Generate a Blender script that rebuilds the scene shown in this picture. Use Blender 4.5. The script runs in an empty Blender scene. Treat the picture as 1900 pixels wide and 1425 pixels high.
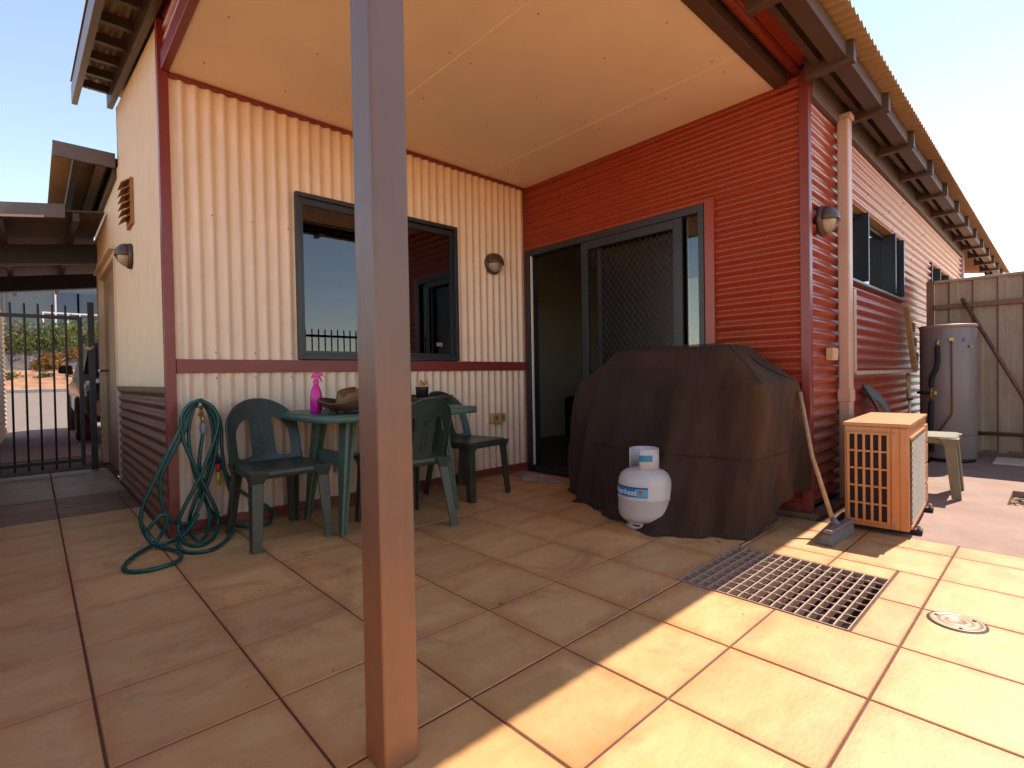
import bpy, bmesh, math, random
from mathutils import Vector, Matrix
random.seed(7)
R = math.radians
sc = bpy.context.scene
col = sc.collection

# ------------------------------------------------------------------ camera, world, sun, exposure
cam_d = bpy.data.cameras.new('camera'); cam = bpy.data.objects.new('camera', cam_d); col.objects.link(cam)
cam_d.sensor_width = 36.0; cam_d.lens = 18.103; cam_d.clip_start = 0.05; cam_d.clip_end = 2000
Fw = Vector((-0.73209972, 0.68102535, -0.01531234)); Rt = Vector((0.68119703, 0.73188844, -0.01760473)); Up = Vector((0.00078234, 0.02331914, 0.99972777))
M = Matrix((Rt, Up, -Fw)).transposed().to_4x4(); M.translation = Vector((3.61309, -3.56285, 0.92))
cam.matrix_world = M
sc.camera = cam

SUN = Vector((0.09, 0.75, 1.0)).normalized()
elev = math.asin(SUN.z)
w = bpy.data.worlds.new('World'); sc.world = w; w.use_nodes = True
nt = w.node_tree; bg = nt.nodes['Background']
sky = nt.nodes.new('ShaderNodeTexSky'); sky.sky_type = 'NISHITA'; sky.sun_disc = False
sky.sun_elevation = elev; sky.sun_rotation = math.atan2(SUN.x, SUN.y); sky.dust_density = 0.0; sky.air_density = 1.0; sky.ozone_density = 1.2
tint = nt.nodes.new('ShaderNodeMixRGB'); tint.blend_type = 'MULTIPLY'; tint.inputs[0].default_value = 1; tint.inputs[2].default_value = (1.14, 0.97, 0.85, 1)
nt.links.new(sky.outputs[0], tint.inputs[1]); nt.links.new(tint.outputs[0], bg.inputs[0]); bg.inputs[1].default_value = 0.084
sd = bpy.data.lights.new('sun', 'SUN'); so = bpy.data.objects.new('sun', sd); col.objects.link(so)
sd.energy = 2.05; sd.angle = R(0.55); sd.color = (1.0, 0.87, 0.76)
so.rotation_euler = (-SUN).to_track_quat('-Z', 'Y').to_euler(); so.location = (0, 8, 12)
sc.view_settings.view_transform = 'Standard'; sc.view_settings.look = 'None'; sc.view_settings.gamma = 1
sc.view_settings.exposure = 2.02; sc.view_settings.use_curve_mapping = False
sc.cycles.max_bounces = 10; sc.cycles.diffuse_bounces = 6; sc.cycles.use_denoising = True
sc.cycles.caustics_reflective = False; sc.cycles.caustics_refractive = False

# ------------------------------------------------------------------ materials
class NT:
    def __init__(s, name):
        s.m = bpy.data.materials.new(name); s.m.use_nodes = True; s.t = s.m.node_tree
        s.b = s.t.nodes['Principled BSDF']; s.out = s.t.nodes['Material Output']
    def n(s, typ, **kw):
        x = s.t.nodes.new(typ)
        for k, v in kw.items():
            if isinstance(k, str) and hasattr(x, k): setattr(x, k, v)
        return x
    def l(s, a, b): s.t.links.new(a, b)
    def noise(s, scale=5, detail=5, rough=0.6, vec=None, dist=0):
        x = s.n('ShaderNodeTexNoise'); x.inputs['Scale'].default_value = scale; x.inputs['Detail'].default_value = detail
        x.inputs['Roughness'].default_value = rough; x.inputs['Distortion'].default_value = dist
        if vec is not None: s.l(vec, x.inputs['Vector'])
        return x.outputs['Fac']
    def pos(s, sx=1, sy=1, sz=1):
        g = s.n('ShaderNodeNewGeometry'); mp = s.n('ShaderNodeMapping'); mp.inputs['Scale'].default_value = (sx, sy, sz)
        s.l(g.outputs['Position'], mp.inputs['Vector']); return mp.outputs[0]
    def ramp(s, fac, a, b, ca=(0,0,0,1), cb=(1,1,1,1)):
        x = s.n('ShaderNodeValToRGB'); x.color_ramp.elements[0].position = a; x.color_ramp.elements[1].position = b
        x.color_ramp.elements[0].color = ca; x.color_ramp.elements[1].color = cb; s.l(fac, x.inputs[0]); return x.outputs[0]
    def mix(s, fac, a, b, mode='MIX'):
        x = s.n('ShaderNodeMixRGB'); x.blend_type = mode
        for inp, v in ((x.inputs[0], fac), (x.inputs[1], a), (x.inputs[2], b)):
            if isinstance(v, (int, float)): inp.default_value = v
            elif isinstance(v, tuple): inp.default_value = v if len(v) == 4 else v + (1,)
            else: s.l(v, inp)
        return x.outputs[0]
    def math(s, op, a, b=0.0):
        x = s.n('ShaderNodeMath'); x.operation = op
        for inp, v in ((x.inputs[0], a), (x.inputs[1], b)):
            if isinstance(v, (int, float)): inp.default_value = v
            else: s.l(v, inp)
        return x.outputs[0]
    def bump(s, h, strength=0.2, dist=0.01):
        x = s.n('ShaderNodeBump'); x.inputs['Strength'].default_value = strength; x.inputs['Distance'].default_value = dist
        s.l(h, x.inputs['Height']); s.l(x.outputs[0], s.b.inputs['Normal'])

DUST = (0.42, 0.17, 0.055)
def mat(name, colr, rough=0.5, metal=0.0, var=0.12, vs=6, dust=0.0, streak=0.0, bump=0.0, bs=60, spec=0.5, trans=0.0, dust_top=0.9, dcol=DUST):
    k = NT(name); p = k.pos()
    nz = k.noise(vs, 6, 0.6, p)
    c = tuple(colr)
    hi = tuple(min(1, x*(1+var)) for x in c); lo = tuple(x*(1-var) for x in c)
    out = k.mix(k.ramp(nz, 0.3, 0.7), lo, hi)
    if streak:
        st = k.noise(3, 5, 0.65, k.pos(14, 14, 0.7)); out = k.mix(k.math('MULTIPLY', k.ramp(st, 0.45, 0.75), streak), out, tuple(x*0.45+y*0.35 for x, y in zip(c, dcol)))
    if dust:  # dust tint towards the ground; on post and air conditioner also painted bounce light
        g = k.n('ShaderNodeNewGeometry'); sx = k.n('ShaderNodeSeparateXYZ'); k.l(g.outputs['Position'], sx.inputs[0])
        h = k.n('ShaderNodeMapRange'); h.inputs[1].default_value = 0.0; h.inputs[2].default_value = dust_top; h.inputs[3].default_value = 1.0; h.inputs[4].default_value = 0.25
        k.l(sx.outputs[2], h.inputs[0])
        dn = k.ramp(k.noise(4, 7, 0.7, p), 0.25, 0.75)
        f = k.math('MULTIPLY', k.math('MULTIPLY', h.outputs[0], dust), k.math('ADD', k.math('MULTIPLY', dn, 0.7), 0.3))
        out = k.mix(f, out, dcol)
    k.l(out, k.b.inputs['Base Color'])
    rn = k.noise(vs*2.3, 4, 0.6, p); rr = k.n('ShaderNodeMapRange'); rr.inputs[3].default_value = max(0.02, rough*0.8); rr.inputs[4].default_value = min(1, rough*1.2)
    k.l(rn, rr.inputs[0]); k.l(rr.outputs[0], k.b.inputs['Roughness'])
    k.b.inputs['Metallic'].default_value = metal; k.b.inputs['Specular IOR Level'].default_value = spec
    if bump: k.bump(k.noise(bs, 5, 0.6, p), bump, 0.004)
    return k.m

m_cream = mat('cream_paint', (0.80, 0.645, 0.49), 0.32, var=0.05, dust=0.22, streak=0.30, dust_top=1.6)
m_cream_fine = mat('cream_paint_fine', (0.66, 0.50, 0.32), 0.45, var=0.05, dust=0.12, streak=0.25, dust_top=1.6)
m_red = mat('red_paint', (0.29, 0.038, 0.016), 0.29, var=0.07, dust=0.16, streak=0.12, dust_top=1.1)
m_redtrim = mat('red_trim_paint', (0.20, 0.030, 0.028), 0.35, var=0.08, dust=0.15)
m_brownred = mat('brown_red_paint', (0.13, 0.050, 0.030), 0.40, var=0.12, dust=0.35, dust_top=1.2)
m_ceil = mat('ceiling_paint', (0.87, 0.74, 0.60), 0.7, var=0.05, vs=2, bump=0.05, bs=150)
m_brown = mat('brown_steel', (0.085, 0.055, 0.042), 0.45, var=0.12)
m_fascia = mat('fascia_paint', (0.15, 0.12, 0.11), 0.4, var=0.08)
m_post = mat('post_paint', (0.090, 0.075, 0.070), 0.36, var=0.10, vs=5, dust=0.75, dust_top=1.0, streak=0.35, bump=0.03, bs=90)  # dust at the foot, with orange bounce from the sunlit floor painted in
m_soffit = mat('roof_sheet_underside', (0.40, 0.28, 0.16), 0.5, var=0.08, streak=0.2)
m_frame = mat('window_frame_charcoal', (0.022, 0.027, 0.036), 0.35, var=0.1)
m_black = mat('black_paint', (0.012, 0.011, 0.012), 0.45, var=0.1)
m_downpipe = mat('downpipe_paint', (0.58, 0.40, 0.31), 0.4, var=0.05, dust=0.6, dust_top=1.6)
m_conc = mat('dusty_concrete', (0.31, 0.20, 0.15), 0.85, var=0.14, vs=3, bump=0.25, bs=70)
m_footing = mat('footing_concrete', (0.22, 0.12, 0.06), 0.85, var=0.2, bump=0.2)
m_grout = mat('grout', (0.115, 0.048, 0.030), 0.9, var=0.2, vs=20, bump=0.2)
m_pit = mat('pit_concrete', (0.10, 0.045, 0.025), 0.9, var=0.3, vs=15, bump=0.3)
m_galv = mat('galvanised_steel', (0.46, 0.31, 0.22), 0.5, metal=0.0, var=0.12, vs=20, dust=0.15)
m_acc = mat('ac_casing', (0.60, 0.34, 0.16), 0.4, var=0.10, streak=0.7, dust=1.0, dust_top=1.0, dcol=(0.58, 0.17, 0.030))  # real dust and stains, deepened to paint in orange bounce off the ground
m_coil = mat('coil_dark', (0.020, 0.010, 0.006), 0.9, var=0.3, vs=50)
m_mesh = mat('coil_guard_wire', (0.50, 0.43, 0.34), 0.5, metal=0.0, var=0.1)
m_tank = mat('water_heater_paint', (0.25, 0.215, 0.205), 0.38, var=0.06, vs=3, streak=0.35, dust=0.18)
m_fence = mat('fence_paint', (0.37, 0.29, 0.215), 0.5, var=0.12, streak=0.9, dust=0.35, dust_top=1.0)
m_fencerail = mat('fence_rail_paint', (0.20, 0.10, 0.06), 0.5, var=0.12, streak=0.3)
m_chair = mat('dark_green_plastic', (0.012, 0.040, 0.034), 0.34, var=0.25, vs=8, dust=0.16, dust_top=0.7)
m_chair2 = mat('faded_green_plastic', (0.20, 0.19, 0.12), 0.6, var=0.12, vs=12, streak=0.3)
m_table = mat('green_plastic', (0.055, 0.135, 0.105), 0.40, var=0.15, vs=8, dust=0.20, dust_top=0.8)
m_hose = mat('green_hose_rubber', (0.004, 0.075, 0.068), 0.26, var=0.15, vs=20)
m_brass = mat('brass', (0.45, 0.30, 0.10), 0.35, metal=0.8, var=0.1)
m_greyp = mat('grey_plastic', (0.22, 0.24, 0.28), 0.4)
m_yellow = mat('yellow_plastic', (0.55, 0.45, 0.03), 0.4)
m_redp = mat('red_plastic', (0.55, 0.03, 0.02), 0.4)
m_cyl = mat('cylinder_white_paint', (0.62, 0.57, 0.55), 0.35, var=0.06, vs=5, streak=0.12, dust=0.18, dust_top=0.5)
m_blue = mat('label_blue', (0.01, 0.21, 0.42), 0.4, var=0.08)
m_white = mat('label_white', (0.75, 0.75, 0.75), 0.5, var=0.03)
m_labred = mat('label_red', (0.6, 0.03, 0.03), 0.5)
m_pink = mat('magenta_plastic', (0.62, 0.01, 0.28), 0.25, var=0.1)
m_leather = mat('brown_leather', (0.10, 0.055, 0.032), 0.6, var=0.3, vs=14, bump=0.15)
m_tan = mat('tan_leather', (0.22, 0.11, 0.03), 0.55, var=0.3, vs=14, bump=0.15)
m_sponge = mat('orange_brush', (0.55, 0.26, 0.06), 0.8, var=0.3, vs=60, bump=0.5)
m_outlet = mat('aged_outlet_plastic', (0.50, 0.34, 0.14), 0.4, var=0.15, vs=25)
m_rag = mat('grey_rag_cloth', (0.36, 0.29, 0.26), 0.9, var=0.2, vs=25, bump=0.3)
m_wood = mat('bare_wood', (0.48, 0.27, 0.13), 0.6, var=0.2, vs=30)
m_oldwood = mat('weathered_timber', (0.30, 0.17, 0.08), 0.75, var=0.3, vs=14, bump=0.3)
m_bristle = mat('grey_bristles', (0.16, 0.15, 0.15), 0.9, var=0.3, vs=60, bump=0.6, bs=200)
m_broomcap = mat('broom_block', (0.20, 0.14, 0.14), 0.6)
m_lamp = mat('lamp_bronze', (0.075, 0.045, 0.035), 0.4, var=0.15, vs=20, dust=0.0)
m_lampglass = mat('lamp_prismatic_glass', (0.36, 0.30, 0.22), 0.25, var=0.15, vs=40)
m_intwall = mat('interior_wall_paint', (0.66, 0.66, 0.54), 0.8, var=0.03)
m_intfloor = mat('interior_floor', (0.06, 0.025, 0.015), 0.4, var=0.3)
m_sofa = mat('dark_sofa_fabric', (0.018, 0.010, 0.008), 0.8)
m_clothb = mat('blue_white_cloth', (0.30, 0.36, 0.50), 0.9, var=0.5, vs=9)
m_curtain = mat('pale_curtain', (0.65, 0.64, 0.55), 0.9, var=0.05)
m_white_bar = mat('white_strip', (0.72, 0.66, 0.58), 0.5)
m_soil = mat('red_soil', (0.50, 0.24, 0.11), 0.95, var=0.25, vs=0.8, bump=0.4, bs=10)
m_pipe_brown = mat('rusty_pole', (0.17, 0.07, 0.04), 0.6, var=0.25, vs=20, bump=0.1)
m_lag = mat('black_foam_lagging', (0.015, 0.014, 0.018), 0.8)
m_dry = mat('driveway_concrete', (0.30, 0.15, 0.11), 0.8, var=0.12, vs=2, bump=0.15)
m_road = mat('pale_asphalt', (0.19, 0.145, 0.11), 0.9, var=0.08, vs=3)
m_kerb = mat('kerb_concrete', (0.26, 0.27, 0.28), 0.8)
m_rock = mat('dark_rock', (0.13, 0.10, 0.09), 0.9, var=0.35, vs=3, bump=0.5, bs=6)
m_farwall = mat('far_house_render', (0.11, 0.15, 0.175), 0.8, var=0.05)
m_farglass = mat('far_house_glass', (0.03, 0.05, 0.09), 0.15)
m_farwhite = mat('white_rail_paint', (0.75, 0.75, 0.76), 0.5)
m_car = mat('car_dark_paint', (0.018, 0.020, 0.026), 0.18, var=0.05, dust=0.10, dust_top=1.2)
m_tyre = mat('tyre_rubber', (0.02, 0.017, 0.016), 0.8, dust=0.2)
m_chrome = mat('rim_alloy', (0.35, 0.34, 0.33), 0.3, metal=0.7)
m_headl = mat('headlight_lens', (0.25, 0.32, 0.42), 0.08)
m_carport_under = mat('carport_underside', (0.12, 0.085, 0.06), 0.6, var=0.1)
m_screw = mat('screw_heads', (0.25, 0.13, 0.08), 0.5)
m_purple = mat('purple_sticker', (0.20, 0.05, 0.35), 0.5)

def leaf_mat(name, a, b):
    k = NT(name); oi = k.n('ShaderNodeNewGeometry')
    out = k.mix(k.ramp(k.noise(9, 3, 0.6, k.pos()), 0.35, 0.65), a, b); k.l(out, k.b.inputs['Base Color'])
    k.b.inputs['Roughness'].default_value = 0.6; return k.m
m_leaf = leaf_mat('shrub_leaves', (0.07, 0.12, 0.025), (0.30, 0.32, 0.11))
m_leafdry = leaf_mat('dry_grass', (0.26, 0.15, 0.04), (0.40, 0.24, 0.07))
m_flower = mat('pink_flowers', (0.60, 0.04, 0.20), 0.6)

def cloth_mat():
    k = NT('cover_fabric'); p = k.pos()
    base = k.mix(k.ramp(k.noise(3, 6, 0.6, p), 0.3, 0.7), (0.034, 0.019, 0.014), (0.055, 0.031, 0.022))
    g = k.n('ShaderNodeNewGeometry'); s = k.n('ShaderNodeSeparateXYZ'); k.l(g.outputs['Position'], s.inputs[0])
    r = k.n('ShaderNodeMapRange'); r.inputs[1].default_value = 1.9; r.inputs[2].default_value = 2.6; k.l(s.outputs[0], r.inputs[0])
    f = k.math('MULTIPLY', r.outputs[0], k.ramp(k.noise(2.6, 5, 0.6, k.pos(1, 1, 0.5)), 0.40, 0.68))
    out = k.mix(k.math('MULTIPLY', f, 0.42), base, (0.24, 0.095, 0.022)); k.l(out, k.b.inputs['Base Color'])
    k.b.inputs['Roughness'].default_value = 0.92; k.b.inputs['Specular IOR Level'].default_value = 0.2; k.b.inputs['Sheen Weight'].default_value = 0.03
    h = k.math('ADD', k.noise(1.0, 6, 0.62, k.pos(9, 9, 1.6), 0.8), k.math('MULTIPLY', k.noise(5, 6, 0.6, p), 0.5)); h = k.math('ADD', h, k.math('MULTIPLY', k.noise(420, 2, 0.5, p), 0.03))
    k.bump(h, 0.75, 0.035); return k.m
m_cover = cloth_mat()

def tile_mat(name, c1, c2, edge):
    k = NT(name); oi = k.n('ShaderNodeObjectInfo')
    tc = k.n('ShaderNodeTexCoord'); g = k.n('ShaderNodeSeparateXYZ'); k.l(tc.outputs['Generated'], g.inputs[0])
    off = k.n('ShaderNodeVectorMath'); off.operation = 'MULTIPLY_ADD'; k.l(oi.outputs['Random'], off.inputs[0]); off.inputs[1].default_value = (31, 17, 7); k.l(k.pos(1, 1, 1), off.inputs[2])
    v = off.outputs[0]
    mp = k.n('ShaderNodeMapping'); mp.inputs['Scale'].default_value = (5.5, 2.2, 1); mp.inputs['Rotation'].default_value = (0, 0, 0.5); k.l(v, mp.inputs[0])
    base = k.mix(k.ramp(k.noise(1.6, 8, 0.62, mp.outputs[0], 0.6), 0.35, 0.66), c1, c2)
    fine = k.noise(55, 4, 0.7, v); base = k.mix(k.math('MULTIPLY', fine, 0.38), base, tuple(x*0.6 for x in c1))
    # per tile tone
    tone = k.n('ShaderNodeMapRange'); tone.inputs[3].default_value = 0.86; tone.inputs[4].default_value = 1.08; k.l(oi.outputs['Random'], tone.inputs[0])
    hs = k.n('ShaderNodeHueSaturation'); k.l(tone.outputs[0], hs.inputs['Value']); k.l(base, hs.inputs['Color']); base = hs.outputs[0]
    # red dust gathered along the edges of each tile
    def edge_d(o):
        a = k.math('SUBTRACT', o, 0.5); a = k.math('ABSOLUTE', a); return a
    d = k.math('MAXIMUM', edge_d(g.outputs[0]), edge_d(g.outputs[1]))
    d = k.math('ADD', d, k.math('MULTIPLY', k.math('SUBTRACT', k.noise(4, 6, 0.7, v), 0.5), 0.34))
    ef = k.ramp(d, 0.36, 0.56)
    patch = k.ramp(k.noise(1.1, 5, 0.7, k.pos()), 0.35, 0.72)
    ef = k.math('MULTIPLY', ef, k.math('ADD', k.math('MULTIPLY', patch, 0.60), 0.38))
    out = k.mix(ef, base, edge)
    # scuffs and specks
    sp = k.ramp(k.noise(26, 2, 0.5, k.pos(1, 3.2, 1)), 0.735, 0.765); out = k.mix(k.math('MULTIPLY', sp, 0.55), out, (0.12, 0.06, 0.03))
    st = k.ramp(k.noise(2.2, 8, 0.72, k.pos(), 1.6), 0.55, 0.70); out = k.mix(k.math('MULTIPLY', st, 0.62), out, (0.36, 0.15, 0.09))
    k.l(out, k.b.inputs['Base Color'])
    rr = k.n('ShaderNodeMapRange'); rr.inputs[3].default_value = 0.30; rr.inputs[4].default_value = 0.62; k.l(k.noise(6, 6, 0.6, v), rr.inputs[0]); k.l(rr.outputs[0], k.b.inputs['Roughness'])
    k.bump(k.noise(14, 8, 0.65, mp.outputs[0]), 0.22, 0.006)
    return k.m
m_tile = tile_mat('terracotta_tile', (0.65, 0.335, 0.125), (0.77, 0.445, 0.190), (0.48, 0.160, 0.045))
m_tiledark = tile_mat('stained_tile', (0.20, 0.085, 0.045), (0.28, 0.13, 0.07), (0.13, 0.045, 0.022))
m_paver = tile_mat('old_paver', (0.34, 0.22, 0.14), (0.46, 0.32, 0.21), (0.20, 0.09, 0.05))

m_tan_soffit = mat('window_reveal_paint', (0.45, 0.28, 0.13), 0.6)
def glass_mat(name, tint, base=0.06, rough=0.0):
    m = bpy.data.materials.new(name); m.use_nodes = True; t = m.node_tree; t.nodes.clear()
    o = t.nodes.new('ShaderNodeOutputMaterial'); mx = t.nodes.new('ShaderNodeMixShader'); tr = t.nodes.new('ShaderNodeBsdfTransparent'); gl = t.nodes.new('ShaderNodeBsdfGlossy')
    tr.inputs[0].default_value = (*tint, 1); gl.inputs['Roughness'].default_value = rough; gl.inputs[0].default_value = (0.95, 0.97, 1, 1)
    fr = t.nodes.new('ShaderNodeFresnel'); fr.inputs[0].default_value = 1.5; ad = t.nodes.new('ShaderNodeMath'); ad.operation = 'ADD'; ad.inputs[1].default_value = base
    t.links.new(fr.outputs[0], ad.inputs[0]); t.links.new(ad.outputs[0], mx.inputs[0]); t.links.new(tr.outputs[0], mx.inputs[1]); t.links.new(gl.outputs[0], mx.inputs[2]); t.links.new(mx.outputs[0], o.inputs[0])
    return m
m_glass = glass_mat('tinted_window_glass', (0.16, 0.17, 0.18), 0.05)
m_clear = glass_mat('clear_glass', (0.80, 0.82, 0.78), 0.02)
m_sideglass = glass_mat('side_window_glass', (0.35, 0.4, 0.42), 0.10)
m_doorglass = glass_mat('door_glass', (0.30, 0.30, 0.28), 0.0, 0.22)

# ------------------------------------------------------------------ mesh helpers
def tag(o, label=None, cat=None, group=None, kind=None):
    if label: o['label'] = label
    if cat: o['category'] = cat
    if group: o['group'] = group
    if kind: o['kind'] = kind
    return o
def empty(name, loc=(0, 0, 0), rz=0.0, **kw):
    o = bpy.data.objects.new(name, None); o.location = loc; o.rotation_euler = (0, 0, rz); o.empty_display_size = 0.1; col.objects.link(o)
    return tag(o, **kw)
class MB:
    def __init__(s): s.v = []; s.f = []; s.sm = []
    def add(s, vs, fs, smooth=False):
        b = len(s.v); s.v += [tuple(x) for x in vs]; s.f += [tuple(i+b for i in f) for f in fs]; s.sm += [smooth]*len(fs); return s
    def box(s, x0, x1, y0, y1, z0, z1, rz=0.0, c=None):
        if x0 > x1: x0, x1 = x1, x0
        if y0 > y1: y0, y1 = y1, y0
        if z0 > z1: z0, z1 = z1, z0
        vs = [Vector((x, y, z)) for z in (z0, z1) for x, y in ((x0, y0), (x1, y0), (x1, y1), (x0, y1))]
        if rz:
            cc = Vector(c) if c else Vector(((x0+x1)/2, (y0+y1)/2, 0)); m = Matrix.Rotation(rz, 3, 'Z')
            vs = [m @ (v-cc) + cc for v in vs]
        return s.add(vs, [(3, 2, 1, 0), (4, 5, 6, 7), (0, 1, 5, 4), (1, 2, 6, 5), (2, 3, 7, 6), (3, 0, 4, 7)])
    def hexa(s, vs):   # 8 corners: bottom 4 ccw, top 4 ccw
        return s.add(vs, [(3, 2, 1, 0), (4, 5, 6, 7), (0, 1, 5, 4), (1, 2, 6, 5), (2, 3, 7, 6), (3, 0, 4, 7)])
    def tube(s, pts, r, n=10, closed=False, cap=True, smooth=True):
        pts = [Vector(p) for p in pts]; N = len(pts); rs = r if isinstance(r, (list, tuple)) else [r]*N
        vs = []; prev = None
        for i, p in enumerate(pts):
            if closed: t = pts[(i+1) % N]-pts[i-1]
            else: t = pts[min(i+1, N-1)]-pts[max(i-1, 0)]
            if t.length < 1e-9: t = Vector((0, 0, 1))
            t.normalize()
            if prev is None:
                a = Vector((0, 0, 1)) if abs(t.z) < 0.9 else Vector((1, 0, 0)); u = t.cross(a).normalized()
            else:
                u = prev - t*prev.dot(t); u.normalize()
            prev = u; b = t.cross(u)
            for k in range(n):
                a = 2*math.pi*k/n; vs.append(p+(u*math.cos(a)+b*math.sin(a))*rs[i])
        fs = []
        for i in range(N if closed else N-1):
            j = (i+1) % N
            for k in range(n): fs.append((i*n+k, i*n+(k+1) % n, j*n+(k+1) % n, j*n+k))
        s.add(vs, fs, smooth)
        if cap and not closed:
            b = len(s.v)-len(vs); s.f.append(tuple(b+k for k in range(n))[::-1]); s.sm.append(False)
            s.f.append(tuple(b+(N-1)*n+k for k in range(n))); s.sm.append(False)
        return s
    def lathe(s, prof, c=(0, 0, 0), n=32, axis='Z', smooth=True, a0=0, a1=2*math.pi):
        full = abs(a1-a0-2*math.pi) < 1e-6; m = n if full else n+1; vs = []
        for r, z in prof:
            for k in range(m):
                a = a0+(a1-a0)*k/n; x, y = r*math.cos(a), r*math.sin(a)
                if axis == 'Z': q = (x, y, z)
                elif axis == 'X': q = (z, x, y)
                else: q = (x, z, y)
                vs.append((q[0]+c[0], q[1]+c[1], q[2]+c[2]))
        fs = []
        for i in range(len(prof)-1):
            for k in range(n):
                k2 = (k+1) % m if full else k+1
                fs.append((i*m+k, i*m+k2, (i+1)*m+k2, (i+1)*m+k))
        return s.add(vs, fs, smooth)
    def disc(s, c, r, n=24, axis='Z'):
        vs = []
        for k in range(n):
            a = 2*math.pi*k/n; x, y = r*math.cos(a), r*math.sin(a)
            vs.append({'Z': (c[0]+x, c[1]+y, c[2]), 'X': (c[0], c[1]+x, c[2]+y), 'Y': (c[0]+x, c[1], c[2]+y)}[axis])
        return s.add(vs, [tuple(range(n))])
    def build(s, name, mt, parent=None, bevel=0.0, seg=2, **kw):
        me = bpy.data.meshes.new(name); me.from_pydata(s.v, [], s.f); me.materials.append(mt)
        me.polygons.foreach_set('use_smooth', s.sm); me.update()
        o = bpy.data.objects.new(name, me); col.objects.link(o)
        if parent: o.parent = parent
        if bevel:
            b = o.modifiers.new('bevel', 'BEVEL'); b.width = bevel; b.segments = seg; b.limit_method = 'ANGLE'; b.angle_limit = R(40)
        return tag(o, **kw)
def box(name, mt, parent, x0, x1, y0, y1, z0, z1, bevel=0.0, **kw): return MB().box(x0, x1, y0, y1, z0, z1).build(name, mt, parent, bevel, **kw)
def spline(pts, sub=8, closed=False):
    P = [Vector(p) for p in pts]; n = len(P); out = []
    for i in range(n if closed else n-1):
        p0 = P[(i-1) % n] if closed or i > 0 else P[0]*2-P[1]; p1 = P[i]; p2 = P[(i+1) % n]
        p3 = P[(i+2) % n] if closed or i+2 < n else P[-1]*2-P[-2]
        for k in range(sub):
            t = k/sub; out.append(0.5*((2*p1)+(p2-p0)*t+(2*p0-5*p1+4*p2-p3)*t*t+(3*p1-p0-3*p2+p3)*t*t*t))
    if not closed: out.append(P[-1])
    return out
def corr(name, mt, parent, O, U, V, N, u0, u1, v0, v1, pitch=0.0762, amp=0.0112, prof='sine', steps=8, phase=0.0, lift=0.0, **kw):
    """a corrugated sheet: profile runs along U, ribs run along V; v0/v1 numbers or functions of u"""
    O, U, V, N = map(Vector, (O, U, V, N)); vs = []; us = []
    if prof == 'sine':
        k0 = math.floor(u0/pitch*steps)+1; u = [u0]
        while k0*pitch/steps < u1-1e-5:
            if k0*pitch/steps > u0+1e-5: u.append(k0*pitch/steps)
            k0 += 1
        u.append(u1); prf = [(x, amp*math.sin(2*math.pi*x/pitch+phase)) for x in u]
    else:
        prf = []; k = math.floor(u0/pitch)-1
        tpl = [(0.0, 0), (0.50, 0), (0.58, amp), (0.90, amp)]
        while k*pitch < u1+pitch:
            for a, h in tpl:
                x = (k+a)*pitch
                if u0 < x < u1: prf.append((x, h))
            k += 1
        prf = [(u0, prf[0][1])]+prf+[(u1, prf[-1][1])]
    f0 = v0 if callable(v0) else (lambda q: v0); f1 = v1 if callable(v1) else (lambda q: v1)
    for x, h in prf:
        vs.append(O+U*x+N*(h+lift)+V*f0(x)); vs.append(O+U*x+N*(h+lift)+V*f1(x))
    n = len(prf); fs = [(2*i, 2*i+2, 2*i+3, 2*i+1) for i in range(n-1)]
    if U.cross(V).dot(N) < 0: fs = [f[::-1] for f in fs]
    return MB().add(vs, fs, prof == 'sine').build(name, mt, parent, **kw)
def sheet_holes(name, mt, x0, x1, y0, y1, z, holes, **kw):
    xs = sorted({x0, x1}|{h[0] for h in holes}|{h[1] for h in holes}); ys = sorted({y0, y1}|{h[2] for h in holes}|{h[3] for h in holes}); mb = MB()
    for a, b in zip(xs, xs[1:]):
        for c, d in zip(ys, ys[1:]):
            mx, my = (a+b)/2, (c+d)/2
            if any(h[0] < mx < h[1] and h[2] < my < h[3] for h in holes): continue
            mb.add([(a, c, z), (b, c, z), (b, d, z), (a, d, z)], [(0, 1, 2, 3)])
    return mb.build(name, mt, **kw)
def shape2d(name, mt, splines, depth, parent=None, bend=None, **kw):
    """filled outline with holes (lists of (x,y)), extruded; bend maps (x,y,z) to place"""
    cu = bpy.data.curves.new(name, 'CURVE'); cu.dimensions = '2D'; cu.fill_mode = 'BOTH'; cu.extrude = depth/2
    cuts = kw.pop('cuts', None)
    for pts in splines:
        sp = cu.splines.new('POLY'); sp.points.add(len(pts)-1); sp.use_cyclic_u = True
        for i, (x, y) in enumerate(pts): sp.points[i].co = (x, y, 0, 1)
    return curve_mesh(name, mt, cu, parent, bend, cuts=cuts, **kw)
def curve_mesh(name, mt, cu, parent=None, bend=None, cuts=None, **kw):
    t = bpy.data.objects.new('tmp', cu); col.objects.link(t); dg = bpy.context.evaluated_depsgraph_get(); dg.update()
    me = bpy.data.meshes.new_from_object(t.evaluated_get(dg)); bpy.data.objects.remove(t)
    me.name = name
    if cuts:
        bm = bmesh.new(); bm.from_mesh(me)
        for ax, vals in cuts.items():
            for v in vals:
                nrm = (1, 0, 0) if ax == 'x' else (0, 1, 0); co = (v, 0, 0) if ax == 'x' else (0, v, 0)
                bmesh.ops.bisect_plane(bm, geom=bm.verts[:]+bm.edges[:]+bm.faces[:], plane_co=co, plane_no=nrm)
        bm.to_mesh(me); bm.free()
        for p_ in me.polygons: p_.use_smooth = abs(p_.normal.z) > .9
    if bend:
        for v in me.vertices: v.co = bend(*v.co)
    me.materials.clear(); me.materials.append(mt)
    o = bpy.data.objects.new(name, me); col.objects.link(o)
    if parent: o.parent = parent
    return tag(o, **kw)
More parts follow.
